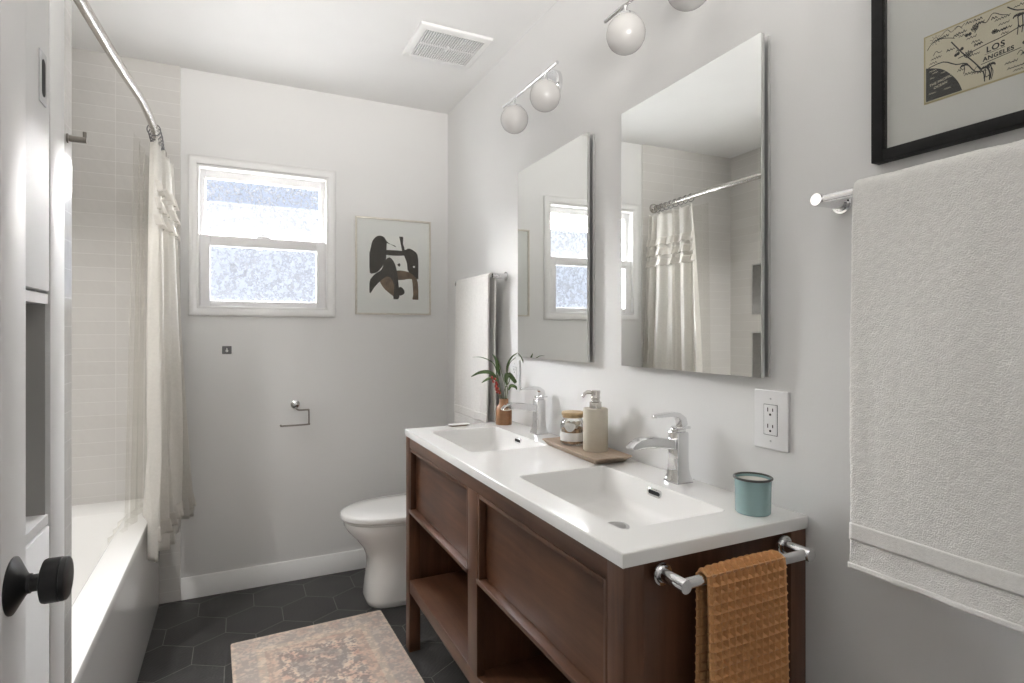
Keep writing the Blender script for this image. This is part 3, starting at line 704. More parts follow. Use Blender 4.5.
# ------------------------------------------------------------------ faucets
def make_faucet(x, y, z, label):
    t = thing('faucet', label, 'faucet', (x, y, z), 'chrome faucets on the counter')
    def sq(h, s, r=.003): return rrect(x - s, x + s, y - s, y + s, r, z + h, 3)
    m = MB(); m.loft([sq(0, .027), sq(.006, .027), sq(.009, .0255), sq(.020, .0222), (sq(.034, .0200)), sq(.060, .0190), sq(.128, .0190), sq(.131, .0175)], smooth=False)
    m.build('body', M['chrome'], t)
    m = MB(); sec = []
    for (dx, dz, hh, hw) in ((-.012, .099, .0145, .0125), (-.040, .104, .0135, .0128), (-.078, .1100, .0128, .0135), (-.108, .1125, .0125, .014), (-.128, .1110, .0115, .0142), (-.146, .1055, .0080, .0142), (-.157, .1010, .0030, .0138)):
        cz = z + dz; cx_ = x + dx
        tilt = 0 if dx > -.1 else (.5 if dx > -.13 else .7)
        ring = []
        for (p_, q_) in ((-1, -.8), (-.8, -1), (.8, -1), (1, -.8), (1, .8), (.8, 1), (-.8, 1), (-1, .8)):
            ring.append(Vector((cx_ + q_ * hh * -tilt * .6, y + p_ * hw, cz + q_ * hh)))
        sec.append(ring)
    m.loft(sec, smooth=False); m.build('spout', M['chrome'], t)
    m = MB(); m.loft([sq(.131, .0140), sq(.139, .0140)], smooth=False)
    m.box(x - .012, x + .029, y - .016, y + .016, z + .139, z + .1445, .0015)
    sec = []
    for (dx, dz, th_, hw) in ((-.080, .1745, .0030, .009), (-.062, .1765, .0040, .0098), (-.030, .1780, .0050, .0108), (-.006, .1755, .0065, .0115), (.008, .165, .0095, .0122), (.012, .146, .0105, .0128)):
        nx = (0, 1) if dx < -.02 else ((.5, .85) if dx < 0 else (.9, .3))
        c = Vector((x + dx, y, z + dz)); n_ = Vector((nx[0], 0, nx[1]))
        sec.append([c + Vector((0, p_ * hw, 0)) + n_ * (q_ * th_) for p_, q_ in ((-1, -1), (1, -1), (1, 1), (-1, 1))])
    m.loft(sec, smooth=False); m.build('lever', M['chrome'], t, mods=BEV(.0015))
    return t
f1 = make_faucet(-.0455, -1.190, ZT, 'chrome single-lever faucet on the far basin beside the plant')
copy_thing(f1, (-.056, -1.973, ZT), 'chrome single-lever faucet on the near basin left of the teal candle')

# ------------------------------------------------------------------ things on the counter
ty = thing('tray', 'grey-brown wooden tray between the two basins', 'tray', (-.085, -1.555, ZT))
m = MB(); hx, hy = .0675, .182
ang = R(-3)
def tr(px, py, pz): return Vector((-.083 + px * math.cos(ang) - py * math.sin(ang), -1.563 + px * math.sin(ang) + py * math.cos(ang), ZT + pz))
def trr(a, b_, r, z): return [tr(p.x, p.y, z) for p in rrect(-a, a, -b_, b_, r, 0, 4)]
m.loft([trr(hx - .016, hy - .024, .008, 0), trr(hx, hy, .012, .018), trr(hx - .001, hy - .001, .012, .020), trr(hx - .006, hy - .006, .010, .0205), trr(hx - .018, hy - .022, .008, .0150)], smooth=False)
m.build('tray_body', M['traywood'], ty)
jz = ZT + .0152; jx, jy = -.078, -1.487
jr = thing('jar', 'lidded glass jar of brown bath salts with white label on the tray', 'jar', (jx, jy, jz))
m = MB(); m.lathe((jx, jy, jz), [(.036, 0), (.040, .003), (.0415, .010), (.0415, .066), (.038, .078), (.033, .084), (.033, .092), (.0315, .092), (.0315, .084), (.037, .076), (.0398, .066), (.0398, .010), (.036, .004), (0, .004)], 40); m.build('glass_body', M['jarglass'], jr)
m = MB(); m.lathe((jx, jy, jz), [(0, .005), (.0385, .006), (.0385, .052), (.030, .056), (0, .057)], 30); m.build('contents', M['salts'], jr)
m = MB()
for i in range(9):
    a = R(175 + i * 14); m.sphere((jx + .025 * math.cos(a), jy + .025 * math.sin(a), jz + .061 + .006 * (i % 3)), .0085, 12, 8, (1, 1, .8))
m.build('shells', M['shell'], jr)
m = MB(); m.lathe((jx, jy, jz), [(.0418, .014), (.0422, .014), (.0422, .042), (.0418, .042)], 40); m.build('label_band', M['label'], jr)
m = MB(); ringp = []
ca = math.atan2(-3.1311 - jy, -1.0984 - jx) - R(14)
for r_ in (0, 1):
    pass
def seal(u, v):
    a = ca + (u - .5) * .9; rr = .0428
    s = .018; return None
disc = []
for i in range(22):
    a = 2 * math.pi * i / 22; rad = .0165 * (1 + .08 * math.sin(3 * a))
    du, dz_ = rad * math.cos(a) * 1.15, rad * math.sin(a) * .9
    th_ = ca + du / .042
    disc.append(Vector((jx + .0424 * math.cos(th_), jy + .0424 * math.sin(th_), jz + .062 + dz_)))
m.face([m.bm.verts.new(p) for p in disc]); m.build('round_sticker', M['label'], jr)
m = MB(); m.lathe((jx, jy, jz), [(.0335, .090), (.0350, .091), (.0350, .097), (.0335, .0975), (.0370, .098), (.0378, .1000), (.0378, .107), (.0365, .1085), (0, .1088)], 36); m.build('lid', M['bambooLid'], jr)
dx_, dy_ = -.067, -1.606
ds = thing('soap_dispenser', 'cream stone soap dispenser with steel pump on the tray', 'soap dispenser', (dx_, dy_, jz))
m = MB(); m.lathe((dx_, dy_, jz), [(.037, 0), (.0395, .003), (.0395, .130), (.038, .1335), (.013, .134), (0, .134)], 40); m.build('body', M['travertine'], ds)
m = MB(); m.lathe((dx_, dy_, jz), [(.0195, .134), (.0195, .137), (.0185, .149), (.0195, .1505), (.0195, .153), (.0145, .155), (.0130, .163), (.0150, .166), (.0150, .169), (.0135, .171), (.0155, .188), (.0145, .190), (0, .190)], 24)
m.tube([(dx_, dy_, jz + .184), (dx_ - .024, dy_ + .010, jz + .185), (dx_ - .033, dy_ + .014, jz + .180), (dx_ - .038, dy_ + .016, jz + .168)], [.0062, .006, .005, .0042], 12)
m.build('pump', M['nickel'], ds)
cx, cy = -.087, -2.240
cd = thing('candle', 'teal enamel cup candle with dark rim on the near end of the counter', 'candle', (cx, cy, ZT))
m = MB(); m.lathe((cx, cy, ZT), [(.034, 0), (.0362, .002), (.0378, .075), (.0362, .075), (.035, .062), (0, .062)], 44); m.build('cup', M['candle'], cd)
MB().torus((cx, cy, ZT + .0758), .0385, .0026, (0, 0, 1), 48, 10).build('rim', M['candlerim'], cd)
m = MB(); m.lathe((cx, cy, ZT), [(.0361, .060), (.0361, .0695), (.034, .070), (0, .0695)], 40); m.build('wax', M['wax'], cd)
# vase with cut stems
vx, vy = -.0745, -.928
va = thing('vase', 'small round-shouldered brown wooden vase behind the far basin', 'vase', (vx, vy, ZT))
m = MB(); m.lathe((vx, vy, ZT), [(.033, 0), (.0345, .003), (.0345, .055), (.0325, .066), (.027, .078), (.021, .086), (.0195, .090), (.0195, .106), (.0185, .108), (.015, .108), (.015, .080), (0, .080)], 36); m.build('vase_body', M['vase'], va)
pl = thing('cut_greenery', 'leafy green stems with a red berry sprig standing in the brown vase', 'plant', (vx, vy, ZT + .0815))
def leaf(mb, pts, wdt, fold=.15):
    n = 14; side_prev = None
    L = []
    for i in range(n + 1):
        t = i / n; p = cat(pts, t); q_ = cat(pts, min(1, t + .02)) - cat(pts, max(0, t - .02)); q_.normalize()
        side = q_.cross(Vector((-.45, -.8, .45))).normalized()
        wv_ = wdt * (math.sin(math.pi * (t ** .8) * .97 + .05)) ** .9
        nrm = side.cross(q_)
        L.append([mb.bm.verts.new(p - side * wv_ + nrm * wv_ * fold), mb.bm.verts.new(p), mb.bm.verts.new(p + side * wv_ + nrm * wv_ * fold)])
    for a, b_ in zip(L[:-1], L[1:]):
        for j in (0, 1):
            f = mb.face([a[j], a[j + 1], b_[j + 1], b_[j]])
            if f: f.smooth = True
V0 = Vector((vx, vy, ZT + .083))
# picture-plane frame of the sprig, expressed as real offsets: r along the wall-facing diagonal, u upward
rt = Vector((.9007, -.4344, 0)); dp = Vector((.4344, .9007, 0))
def sp(r_, u_, d_=0): return V0 + rt * r_ + Vector((0, 0, u_)) + dp * d_
stems = [[sp(0, 0), sp(-.012, .05), sp(-.022, .10, .0), sp(-.03, .135)],
         [sp(.004, 0), sp(.008, .06), sp(-.004, .12), sp(-.022, .175, .01)],
         [sp(.008, 0), sp(.016, .06), sp(.012, .10), sp(.022, .17), sp(.05, .20)],
         [sp(.0, 0), sp(.002, .06), sp(.024, .10), sp(.026, .14)],
         [sp(-.004, 0), sp(-.020, .04), sp(-.024, .075), sp(-.045, .13)]]
for s_ in stems: MB().tube([cat(s_, i / 14) for i in range(15)], [.0022 - .0008 * i / 14 for i in range(15)], 8).build('stem', M['stem'], pl)
leaves = [([sp(-.024, .10), sp(-.055, .135), sp(-.10, .137), sp(-.140, .118)], .0085),
          ([sp(-.024, .095), sp(-.04, .17), sp(-.09, .20), sp(-.135, .202)], .0018),
          ([sp(-.018, .12), sp(-.026, .16), sp(-.032, .19), sp(-.048, .215)], .0075),
          ([sp(-.022, .10), sp(-.045, .115), sp(-.07, .108), sp(-.095, .092)], .0070),
          ([sp(.012, .10), sp(.022, .13), sp(.050, .095), sp(.044, .10)], .0085),
          ([sp(.014, .08), sp(.010, .11), sp(.016, .13), sp(.048, .088)], .0080),
          ([sp(.016, .11), sp(.014, .16), sp(.032, .20), sp(.060, .222)], .0042),
          ([sp(.060, .222), sp(.075, .20), sp(.088, .165), sp(.092, .15)], .0022),
          ([sp(.020, .06), sp(.03, .08), sp(.05, .075), sp(.055, .062)], .0070)]
for pts, wd in leaves:
    mb = MB(); leaf(mb, pts, wd); mb.build('leaf', M['leaf'], pl, mods=[('SOLIDIFY', dict(thickness=.0008))], recalc=False)
bb_ = MB()
for i in range(18):
    t = i / 17; c = sp(-.048 + .028 * t + random.uniform(-.008, .008), .118 - .068 * t, random.uniform(-.012, .004)); bb_.sphere(c, .0048 + .001 * random.random(), 10, 8)
bb_.build('berries', M['berry'], pl)
# small dish at the far end of the counter
ddx, ddy = -.262, -.8865
m = MB(); m.bm.free()
sd = thing('soap_dish', 'small pale dish with dark underside at the far end of the counter', 'dish', (ddx, ddy, ZT))
def dr_(a, b_, r, z): return [Vector((ddx + p.x, ddy + p.y, ZT + z)) for p in rrect(-a, a, -b_, b_, r, 0, 4)]
m = MB(); m.loft([dr_(.034, .010, .008, 0), dr_(.045, .016, .012, .004), dr_(.046, .017, .012, .0055)]); m.build('dish_base', M['traywood'], sd)
m = MB(); m.loft([dr_(.046, .017, .012, .0057), dr_(.046, .017, .012, .0080), dr_(.040, .013, .010, .0092), dr_(.02, .006, .005, .0085)]); m.build('dish_top', M['label'], sd)

# ------------------------------------------------------------------ toilet
TY = -.40
to = thing('toilet', 'white skirted toilet with closed lid between the vanity and back wall', 'toilet', (-.30, TY, 0))
def dsec(xf, w_, z, xb=-.16, n=28, e=2.4):
    """D-shaped plan: rounded front at xf, straight back at xb"""
    pts = []
    L_ = min(abs(xf - xb), w_ * 1.55)
    for i in range(n + 1):
        a = -math.pi / 2 + math.pi * i / n
        ca_, sa_ = math.cos(a), math.sin(a)
        px = abs(ca_) ** (2 / e); py = math.copysign(abs(sa_) ** (2 / e), sa_)
        pts.append(Vector((xf + L_ - L_ * px, TY + w_ * py, z)))
    pts.append(Vector((xb, TY + w_, z))); pts.append(Vector((xb, TY - w_, z)))
    return pts
m = MB()
secs = [(-.545, .118, 0, 3.4), (-.552, .124, .008, 3.4), (-.556, .126, .03, 3.4), (-.548, .124, .10, 3.2), (-.540, .124, .17, 3.0), (-.546, .130, .22, 2.8), (-.566, .142, .265, 2.6), (-.600, .158, .31, 2.45), (-.632, .170, .345, 2.3), (-.648, .176, .372, 2.25), (-.650, .177, .392, 2.2)]
m.loft([dsec(a, b_, z, -.02, e=e) for a, b_, z, e in secs]); m.build('bowl', M['porcelain'], to)
m = MB(); m.loft([dsec(-.655, .182, z, -.19, e=2.15) for z in (.3935, .404)]); m.build('seat', M['porcelain'], to, mods=BEV(.004, 3))
m = MB(); m.loft([dsec(a, b_, z, -.19, e=2.15) for a, b_, z in ((-.660, .186, .4065), (-.664, .189, .410), (-.664, .189, .424), (-.660, .186, .430), (-.645, .174, .4345), (-.56, .11, .438), (-.50, .06, .439))]); m.build('lid', M['porcelain'], to)
m = MB(); m.box(-.19, -.012, TY - .185, TY + .185, .36, .70, .025, 4); m.sm = True; m.build('tank', M['porcelain'], to)
m = MB(); m.box(-.197, -.008, TY - .192, TY + .192, .7005, .73, .010, 3); m.build('tank_lid', M['porcelain'], to)
m = MB(); m.lathe((-.1, TY, .7302), [(.022, 0), (.022, .003), (.019, .005), (0, .005)], 28); m.build('flush_button', M['chrome'], to)

# ------------------------------------------------------------------ medicine cabinets with mirrored doors
def med(y0, y1, label):
    z0, z1 = 1.168, 1.948
    t = thing('mirror_cabinet', label, 'mirror cabinet', (0, (y0 + y1) / 2, z0), 'mirrored cabinets above the vanity')
    xa, xb = -.0225, -.0325     # the door stands slightly proud at its near edge
    def dsl(name, m_, off0, off1, mg):
        mb = MB(); a0, a1 = y0 - mg, y1 + mg
        pts = [(xa + off0, a0), (xb + off0, a1), (xb + off1, a1), (xa + off1, a0)]
        mb.loft([[Vector((px, py, z)) for px, py in pts] for z in (z0 + mg, z1 - mg)], smooth=False); return mb.build(name, m_, t)
    dsl('mirror', M['mirror'], 0, .004, 0); dsl('door_edge', M['satinlight'], .0042, .0120, .0006); dsl('gasket', M['gunmetal'], .0121, .0140, .003)
    MB().box(-.0078, -.0002, y1 + .001, y0 - .001, z0 + .001, z1 - .001, .0008).build('flange', M['satinlight'], t)
    return t
med(-.957, -1.504, 'mirrored wall cabinet over the far basin')
med(-1.682, -2.2145, 'mirrored wall cabinet over the near basin, above the outlet')

# ------------------------------------------------------------------ vanity lights
def vlight(yc, zc, label):
    t = thing('vanity_light', label, 'wall light', (0, yc, zc), 'globe lights above the mirrors')
    m = MB(); m.lathe((0, yc, zc + .022), [(.058, -.0005), (.058, -.018), (.054, -.024), (.0, -.024)], 36, 'x'); m.build('wall_plate', M['chrome'], t)
    m = MB(); m.cyl((-.02, yc, zc + .01), (-.115, yc, zc), .006, 14); m.build('arm', M['chrome'], t)
    m = MB(); m.cyl((-.115, yc - .215, zc), (-.115, yc + .215, zc), .0062, 18); m.build('bar', M['chrome'], t)
    for s_ in (1, -1):
        gy = yc + s_ * .124 - .006
        m = MB(); m.lathe((-.115, gy, zc), [(.0058, -.004), (.0058, -.018), (.010, -.026), (.030, -.033), (.034, -.041), (0, -.041)], 28); h = m.build('holder', M['chrome'], t)
        MB().sphere((-.115, gy, zc - .083), .0545, 36, 24).build('globe_shade', M['globe'], t)
    return t
vl = vlight(-1.232, 2.190, 'chrome two-globe light above the far mirror')
copy_thing(vl, (0, -1.945, 2.190), 'chrome two-globe light above the near mirror, cut by the photo top')

# ------------------------------------------------------------------ outlets
def outlet(y, z, label):
    t = thing('wall_outlet', label, 'outlet', (0, y, z), 'wall outlets above the counter')
    m = MB(); m.box(-.0065, -.0003, y - .046, y + .046, z - .067, z + .067, .0025, 3); m.build('cover_plate', M['plastic'], t)
    m = MB(); m.box(-.0078, -.006, y - .0175, y + .0175, z - .034, z + .034, .0008); r_ = m.build('receptacle', M['plastic'], t)
    m = MB()
    m.box(-.0069, -.006, y - .0185, y + .0185, z - .035, z + .035); m.build('gap', M['darkgap'], t)
    m = MB()
    for s_ in (1, -1):
        c = z + s_ * .0185
        m.box(-.0082, -.0075, y + .0055, y + .0078, c, c + .009); m.box(-.0082, -.0075, y - .0078, y - .0055, c + .001, c + .008)
        m.lathe((-.0075, y, c - .0065), [(.0028, 0), (.0028, -.0007), (0, -.0007)], 12, 'x')
    m.build('slots', M['darkgap'], r_)
    for s_ in (1, -1):
        MB().lathe((-.0062, y, z + s_ * .048), [(.0026, 0), (.0022, -.001), (0, -.001)], 12, 'x').build('screw', M['steel'], t)
    return t
ou = outlet(-2.2185, 1.072, 'white wall outlet below the near mirror, above the teal candle')
copy_thing(ou, (0, -.893, 1.085), 'white wall outlet behind the far faucet and plant')

# ------------------------------------------------------------------ towel bars and towels
def towel_bar(name, label, pts_wall, outv, bar_off, r=.010):
    """pts_wall: the two wall points, outv: outward normal"""
    a, b_ = Vector(pts_wall[0]), Vector(pts_wall[1]); o_ = Vector(outv)
    t = thing(name, label, 'towel bar', (a + b_) / 2)
    for p in (a, b_):
        m = MB(); m.tube([p + o_ * .0004, p + o_ * .004, p + o_ * .0041], [.0205, .0205, .0185], 30)
        m.tube([p + o_ * .0041, p + o_ * .0075], [.0165, .0145], 30)
        f_ = m.build('wall_flange', M['chrome'], t)
        MB().tube([p + o_ * .006, p + o_ * (bar_off + .011), p + o_ * (bar_off + .0125)], [.0125, .0125, .0118], 26).build('post', M['chrome'], t)
    d = (b_ - a).normalized()
    MB().tube([a + o_ * bar_off + d * .008, b_ + o_ * bar_off - d * .008], r, 22).build('rail', M['chrome'], t)
    return t
towel_bar('towel_bar', 'chrome towel bar on the near side of the walnut vanity', ((-.395, VN, .828), (-.073, VN, .828)), (0, -1, 0), .052)
towel_bar('towel_bar', 'chrome towel bar under the black framed map', ((0, -2.385, 1.53), (0, -2.90, 1.53)), (-1, 0, 0), .068)
towel_bar('towel_bar', 'chrome towel bar on the right wall behind the plant', ((0, -.315, 1.523), (0, -.795, 1.523)), (-1, 0, 0), .056)

def drape(axis_o, along, out, top_r, zf, zb, l0, l1, nl, nd, rip=.004, seed=0, flare=.012, waffle=None, zmin=None):
    """cloth laid over a bar. axis_o: point on the bar axis (l=0); along: unit vector along the bar; out: room-ward unit vector.
       front hangs to zf, back to zb; returns fn(u,v) with v over the cloth length"""
    A = Vector(axis_o); al = Vector(along); ou_ = Vector(out)
    Lf, Lb = A.z - zf, A.z - zb; arc = math.pi * top_r; tot = Lf + arc + Lb
    def fn(u, v):
        l = l0 + (l1 - l0) * u; s = v * tot
        if s < Lf:
            d = Lf - s; p = A + ou_ * (top_r + flare * min(1, d / .3)) + Vector((0, 0, -d)); n_ = ou_.copy()
        elif s < Lf + arc:
            a = (s - Lf) / top_r; n_ = ou_ * math.cos(a) + Vector((0, 0, math.sin(a))); p = A + n_ * top_r; d = 0
        else:
            d = s - Lf - arc; p = A - ou_ * top_r + Vector((0, 0, -d)); n_ = -ou_
        k = min(1, d / .35)
        amp = rip * (.25 + k)
        wv_ = amp * (noise.noise(Vector((l * 9 + seed, d * 1.3, seed))) + .5 * noise.noise(Vector((l * 22, d * 2.2, seed + 5))))
        if n_.dot(ou_) < -.5: wv_ *= .4
        h = wv_
        if waffle:
            c_ = waffle; uu = abs(math.sin(math.pi * l / c_)); vv = abs(math.sin(math.pi * s / c_))
            h += .0105 * min(1, 12 * u * (1 - u) + .25) * (max(1 - uu * 2.6, 1 - vv * 2.6, 0) - .3)
        return p + n_ * h + al * (l - 0) + al * (.002 * noise.noise(Vector((s * 8, seed, u * 2))))
    return fn, tot
# big white towel at the right edge
fn, tot = drape((-.068, 0, 1.53), (0, 1, 0), (-1, 0, 0), .0165, .846, .95, -2.86, -2.464, 0, 0, .008, 3.3, .010)
m = MB(); m.grid(fn, 60, 150)
tw = tag(m.build('bath_towel', M['terry'], mods=[('SOLIDIFY', dict(thickness=.009, offset=0)), ('SUBSURF', dict(levels=1, render_levels=1))]), 'large white terry bath towel hanging under the black framed map', 'towel')
tex = bpy.data.textures.new('pile', 'CLOUDS'); tex.noise_scale = .0045; tex.noise_depth = 1
md = tw.modifiers.new('d', 'DISPLACE'); md.texture = tex; md.strength = .0019; md.mid_level = .5; md.texture_coords = 'LOCAL'
def band(fn, tot, Lf, za, zb, nu, push, root):
    m = MB()
    def g_(u, v):
        u = .996 * u
        zz = za + (zb - za) * v; s = (zz)   # arc length from the front hem
        p = fn(u, s / tot); q_ = Vector((-1, 0, 0)); return p + q_ * push
    m.grid(g_, nu, 8); return m.build('woven_band', M['terryband'], root, mods=[('SOLIDIFY', dict(thickness=.001))])
band(fn, tot, 0, .052, .082, 60, .0058, tw)
m = MB(); m.grid(lambda u, v: fn(u, (.0 + .010 * v) / tot) + Vector((-.0056, 0, 0)), 60, 3); m.build('hem', M['terryband'], tw, mods=[('SOLIDIFY', dict(thickness=.0015))])
# white towel on the far bar
fn, tot = drape((-.056, 0, 1.523), (0, 1, 0), (-1, 0, 0), .0150,   .80, .86, -.765, -.345, 0, 0, .008, 8.1, .008)
m = MB(); m.grid(fn, 50, 110)
tw2 = tag(m.build('bath_towel', M['terry'], mods=[('SOLIDIFY', dict(thickness=.007, offset=0))]), 'white terry towel hanging behind the plant at the far end of the vanity', 'towel')
band(fn, tot, 0, .06, .10, 50, .0046, tw2)
# tan waffle towel on the vanity side
fn, tot = drape((0, VN - .052, .828), (1, 0, 0), (0, -1, 0), .0150, .40, .42, -.348, -.148, 0, 0, .005, 1.7, .010, waffle=.0162)
m = MB(); m.grid(fn, 160, 640)
tag(m.build('hand_towel', M['waffle'], mods=[('SOLIDIFY', dict(thickness=.0022, offset=0))]), 'tan waffle-weave hand towel over the bar on the vanity side', 'towel')

# ------------------------------------------------------------------ pictures
# black framed hand-drawn map on the right wall
fy0, fz0 = -2.457, 1.588; fw_, fh_ = .62, .52; fm_ = .021
pf = thing('framed_map', 'black framed drawn map with cream mat above the large towel', 'framed picture', (0, fy0 - fw_ / 2, fz0))
def FY(a): return fy0 - a
m = MB()
for (a0, a1, b0, b1) in ((0, fm_, 0, fh_), (fw_ - fm_, fw_, 0, fh_), (fm_, fw_ - fm_, 0, fm_), (fm_, fw_ - fm_, fh_ - fm_, fh_)):
    m.box(-.024, -.001, FY(a1), FY(a0), fz0 + b0, fz0 + b1, .0012)
m.build('frame', M['blackframe'], pf)
MB().box(-.009, -.003, FY(fw_ - fm_), FY(fm_), fz0 + fm_, fz0 + fh_ - fm_).build('mat', M['matboard'], pf)
MB().box(-.0205, -.0195, FY(fw_ - fm_ + .002), FY(fm_ - .002), fz0 + fm_ - .002, fz0 + fh_ - fm_ + .002).build('glazing', M['glass'], pf)
ma, mb0, mw, mh = .087, .085, .38, .113     # the printed map inside the mat: left, bottom, width, height
m = MB(); g_ = .0028
m.box(-.0098, -.009, FY(ma + mw + g_), FY(ma - g_), fz0 + mb0 - g_, fz0 + mb0 + mh + g_); m.build('mat_bevel', M['gold'], pf)
mapo = MB().box(-.0104, -.0098, FY(ma + mw), FY(ma), fz0 + mb0, fz0 + mb0 + mh).build('print', M['paper'], pf)
XI = -.0107
def MP(a, b_, lift=0): return Vector((XI - lift, FY(ma + a * mh), fz0 + mb0 + b_ * mh))   # map units: 1 = print height
def stroke(mb, pts, w_=.009, lift=0, closed=False):
    pts = [Vector((p[0], p[1])) for p in pts]
    for a, b_ in zip(pts[:-1], pts[1:]):
        d = b_ - a
        if d.length < 1e-5: continue
        n_ = Vector((-d.y, d.x)).normalized() * w_ / 2; e_ = d.normalized() * w_ * .3; a2, b2 = a - e_, b_ + e_
        mb.face([mb.bm.verts.new(MP(*q_, lift)) for q_ in (a2 - n_, b2 - n_, b2 + n_, a2 + n_)])
def curve(pts, n=14): return [cat([(p[0], p[1], 0) for p in pts], i / n) for i in range(n + 1)]
ink = MB()
sea = [(0.01, 0.01)] + [(p.x, p.y) for p in curve([(.50, .01), (.44, .17), (.33, .33), (.20, .45), (.01, .53)], 16)]
ink.face([ink.bm.verts.new(MP(a, b_)) for a, b_ in sea])
for pts, w_ in (([(.03, .80), (.10, .88), (.20, .90), (.32, .86), (.40, .82)], .010), ([(.20, .92), (.30, .99), (.36, .93), (.44, .98), (.50, .92)], .008),
                ([(.36, .78), (.50, .56), (.62, .40), (.74, .22)], .016), ([(.74, .22), (.80, .22), (.84, .14), (.84, .03)], .018),
                ([(.05, .52), (.25, .53), (.42, .42), (.55, .38), (.66, .22), (.76, .18), (.78, .03)], .015), ([(.84, .24), (.88, .14), (.86, .03)], .010),
                ([(.45, .50), (.62, .52), (.80, .55), (1.0, .57), (1.2, .62), (1.45, .66), (1.7, .68), (2.2, .80), (3.1, .92)], .012),
                ([(1.05, .95), (1.15, .86), (1.30, .80), (1.45, .70), (1.6, .70), (2.0, .66)], .016), ([(1.55, .66), (1.46, .50), (1.50, .30), (1.46, .12)], .018),
                ([(.66, .78), (.72, .90), (.80, .86), (.88, .95), (.98, .88), (1.06, .84)], .010), ([(2.0, .1), (2.2, .4), (2.5, .5), (3.1, .4)], .014), ([(1.8, .9), (2.0, .7), (2.1, .4), (2.0, .1)], .012)):
    stroke(ink, [(p.x, p.y) for p in curve(pts, 18)], w_)
stroke(ink, [(.14 + .035 * math.cos(t * .5), .95 - .04 + .035 * math.sin(t * .5)) for t in range(14)], .007)   # sun
for k in range(9):
    a = R(k * 40); stroke(ink, [(.14 + .05 * math.cos(a), .91 + .05 * math.sin(a)), (.14 + .075 * math.cos(a), .91 + .075 * math.sin(a))], .006)
def palm(mb, a, b_, h, s=1):
    stroke(mb, [(a, b_), (a + .012 * s, b_ + h * .5), (a + .006 * s, b_ + h)], .011)
    for k in range(9):
        t = R(-20 + k * 27); L_ = .045 * s
        stroke(mb, [(a + .006, b_ + h), (a + .006 + L_ * math.cos(t), b_ + h + L_ * .6 * math.sin(t)), (a + .006 + 1.2 * L_ * math.cos(t), b_ + h + L_ * .5 * math.sin(t) - .018)], .010)
for a, b_, h in ((1.16, .52, .26), (1.21, .53, .24), (1.28, .50, .30), (1.33, .56, .22), (1.36, .54, .28), (.78, .06, .16), (.85, .05, .19), (.52, .24, .12), (2.3, .5, .25), (2.4, .5, .3)): palm(ink, a, b_, h)
def scribble(mb, a, b_, wdt, hgt=.030, w_=.008):
    n = max(3, int(wdt / .016)); pts = []
    for i in range(n): pts.append((a + wdt * i / n + random.uniform(-.003, .003), b_ + (hgt if i % 2 else 0) * random.uniform(.5, 1.1) + .10 * wdt * i / n * 0))
    stroke(mb, pts, w_)
for a, b_, wd in ((.08, .62, .16), (.06, .56, .12), (.30, .66, .12), (.42, .60, .10), (.56, .72, .14), (.62, .64, .12), (.66, .58, .10), (.44, .30, .10), (.58, .46, .16),  (.95, .74, .14), (.90, .82, .20), (.98, .66, .14), (.98, .60, .10),
                  (1.02, .16, .16), (1.20, .22, .12), (1.05, .08, .24), (1.12, .03, .12), (1.3, .40, .12), (1.5, .84, .2), (1.55, .76, .2), (1.6, .5, .2), (1.62, .42, .16), (1.6, .2, .2), (1.9, .3, .2), (2.4, .2, .3), (2.6, .7, .3), (2.5, .85, .25), (2.8, .3, .2), (.46, .80, .10), (1.12, .90, .16)): scribble(ink, a, b_, wd)
for a, b_ in ((.56, .79), (.60, .79), (.42, .56), (.45, .57), (1.24, .38), (1.33, .32), (.50, .62), (1.68, .32), (1.5, .10)):
    ink.face([ink.bm.verts.new(MP(a + .022 * math.cos(R(q_)) * (1 + .2 * math.sin(5 * q_)), b_ + .026 * math.sin(R(q_)))) for q_ in range(0, 360, 40)])
stroke(ink, [(.74, .285), (1.20, .325)], .010); stroke(ink, [(.78, .405), (1.02, .42)], .006)
rs = random.Random(4)
for i in range(46):
    a, b_ = rs.uniform(.05, 1.5), rs.uniform(.05, .95)
    if (.68 < a < 1.25 and .26 < b_ < .60) or (a < .5 and b_ < .5): continue
    if i % 3 == 0:
        stroke(ink, [(p.x, p.y) for p in curve([(a, b_), (a + .04, b_ + rs.uniform(.02, .06)), (a + .08, b_ + rs.uniform(-.03, .02)), (a + .12, b_ + rs.uniform(0, .04))], 10)], .008)
    else: scribble(ink, a, b_, rs.uniform(.08, .18), .034, .010)
for a, b_, r_ in ((.58, .50, .05), (.66, .84, .04), (1.36, .20, .05), (.90, .68, .03)):
    stroke(ink, [(a + r_ * math.cos(R(k * 30)), b_ + r_ * .8 * math.sin(R(k * 30))) for k in range(13)], .009)
    for k in range(5): stroke(ink, [(a, b_ - r_ * .4), (a + r_ * 1.3 * math.cos(R(20 + 35 * k)), b_ + r_ * 1.2 * math.sin(R(20 + 35 * k)))], .009)
ink.build('drawing', M['ink'], mapo)
for a, b_, wd in ((.06, .44, .10), (.10, .40, .08), (.05, .10, .10), (.07, .33, .06), (.22, .36, .06), (.26, .10, .09)):
    pale = MB(); pz = [MP(a + wd * i / 8, b_ + (.018 if i % 2 else 0) + h_, .0003) for h_ in (0, .008) for i in (range(9) if h_ == 0 else range(8, -1, -1))]
    vv_ = [pale.bm.verts.new(p) for p in pz]
    for i in range(8): pale.face([vv_[i], vv_[i + 1], vv_[16 - i], vv_[17 - i]])
    pale.build('sea_mark', M['sandink'], mapo)
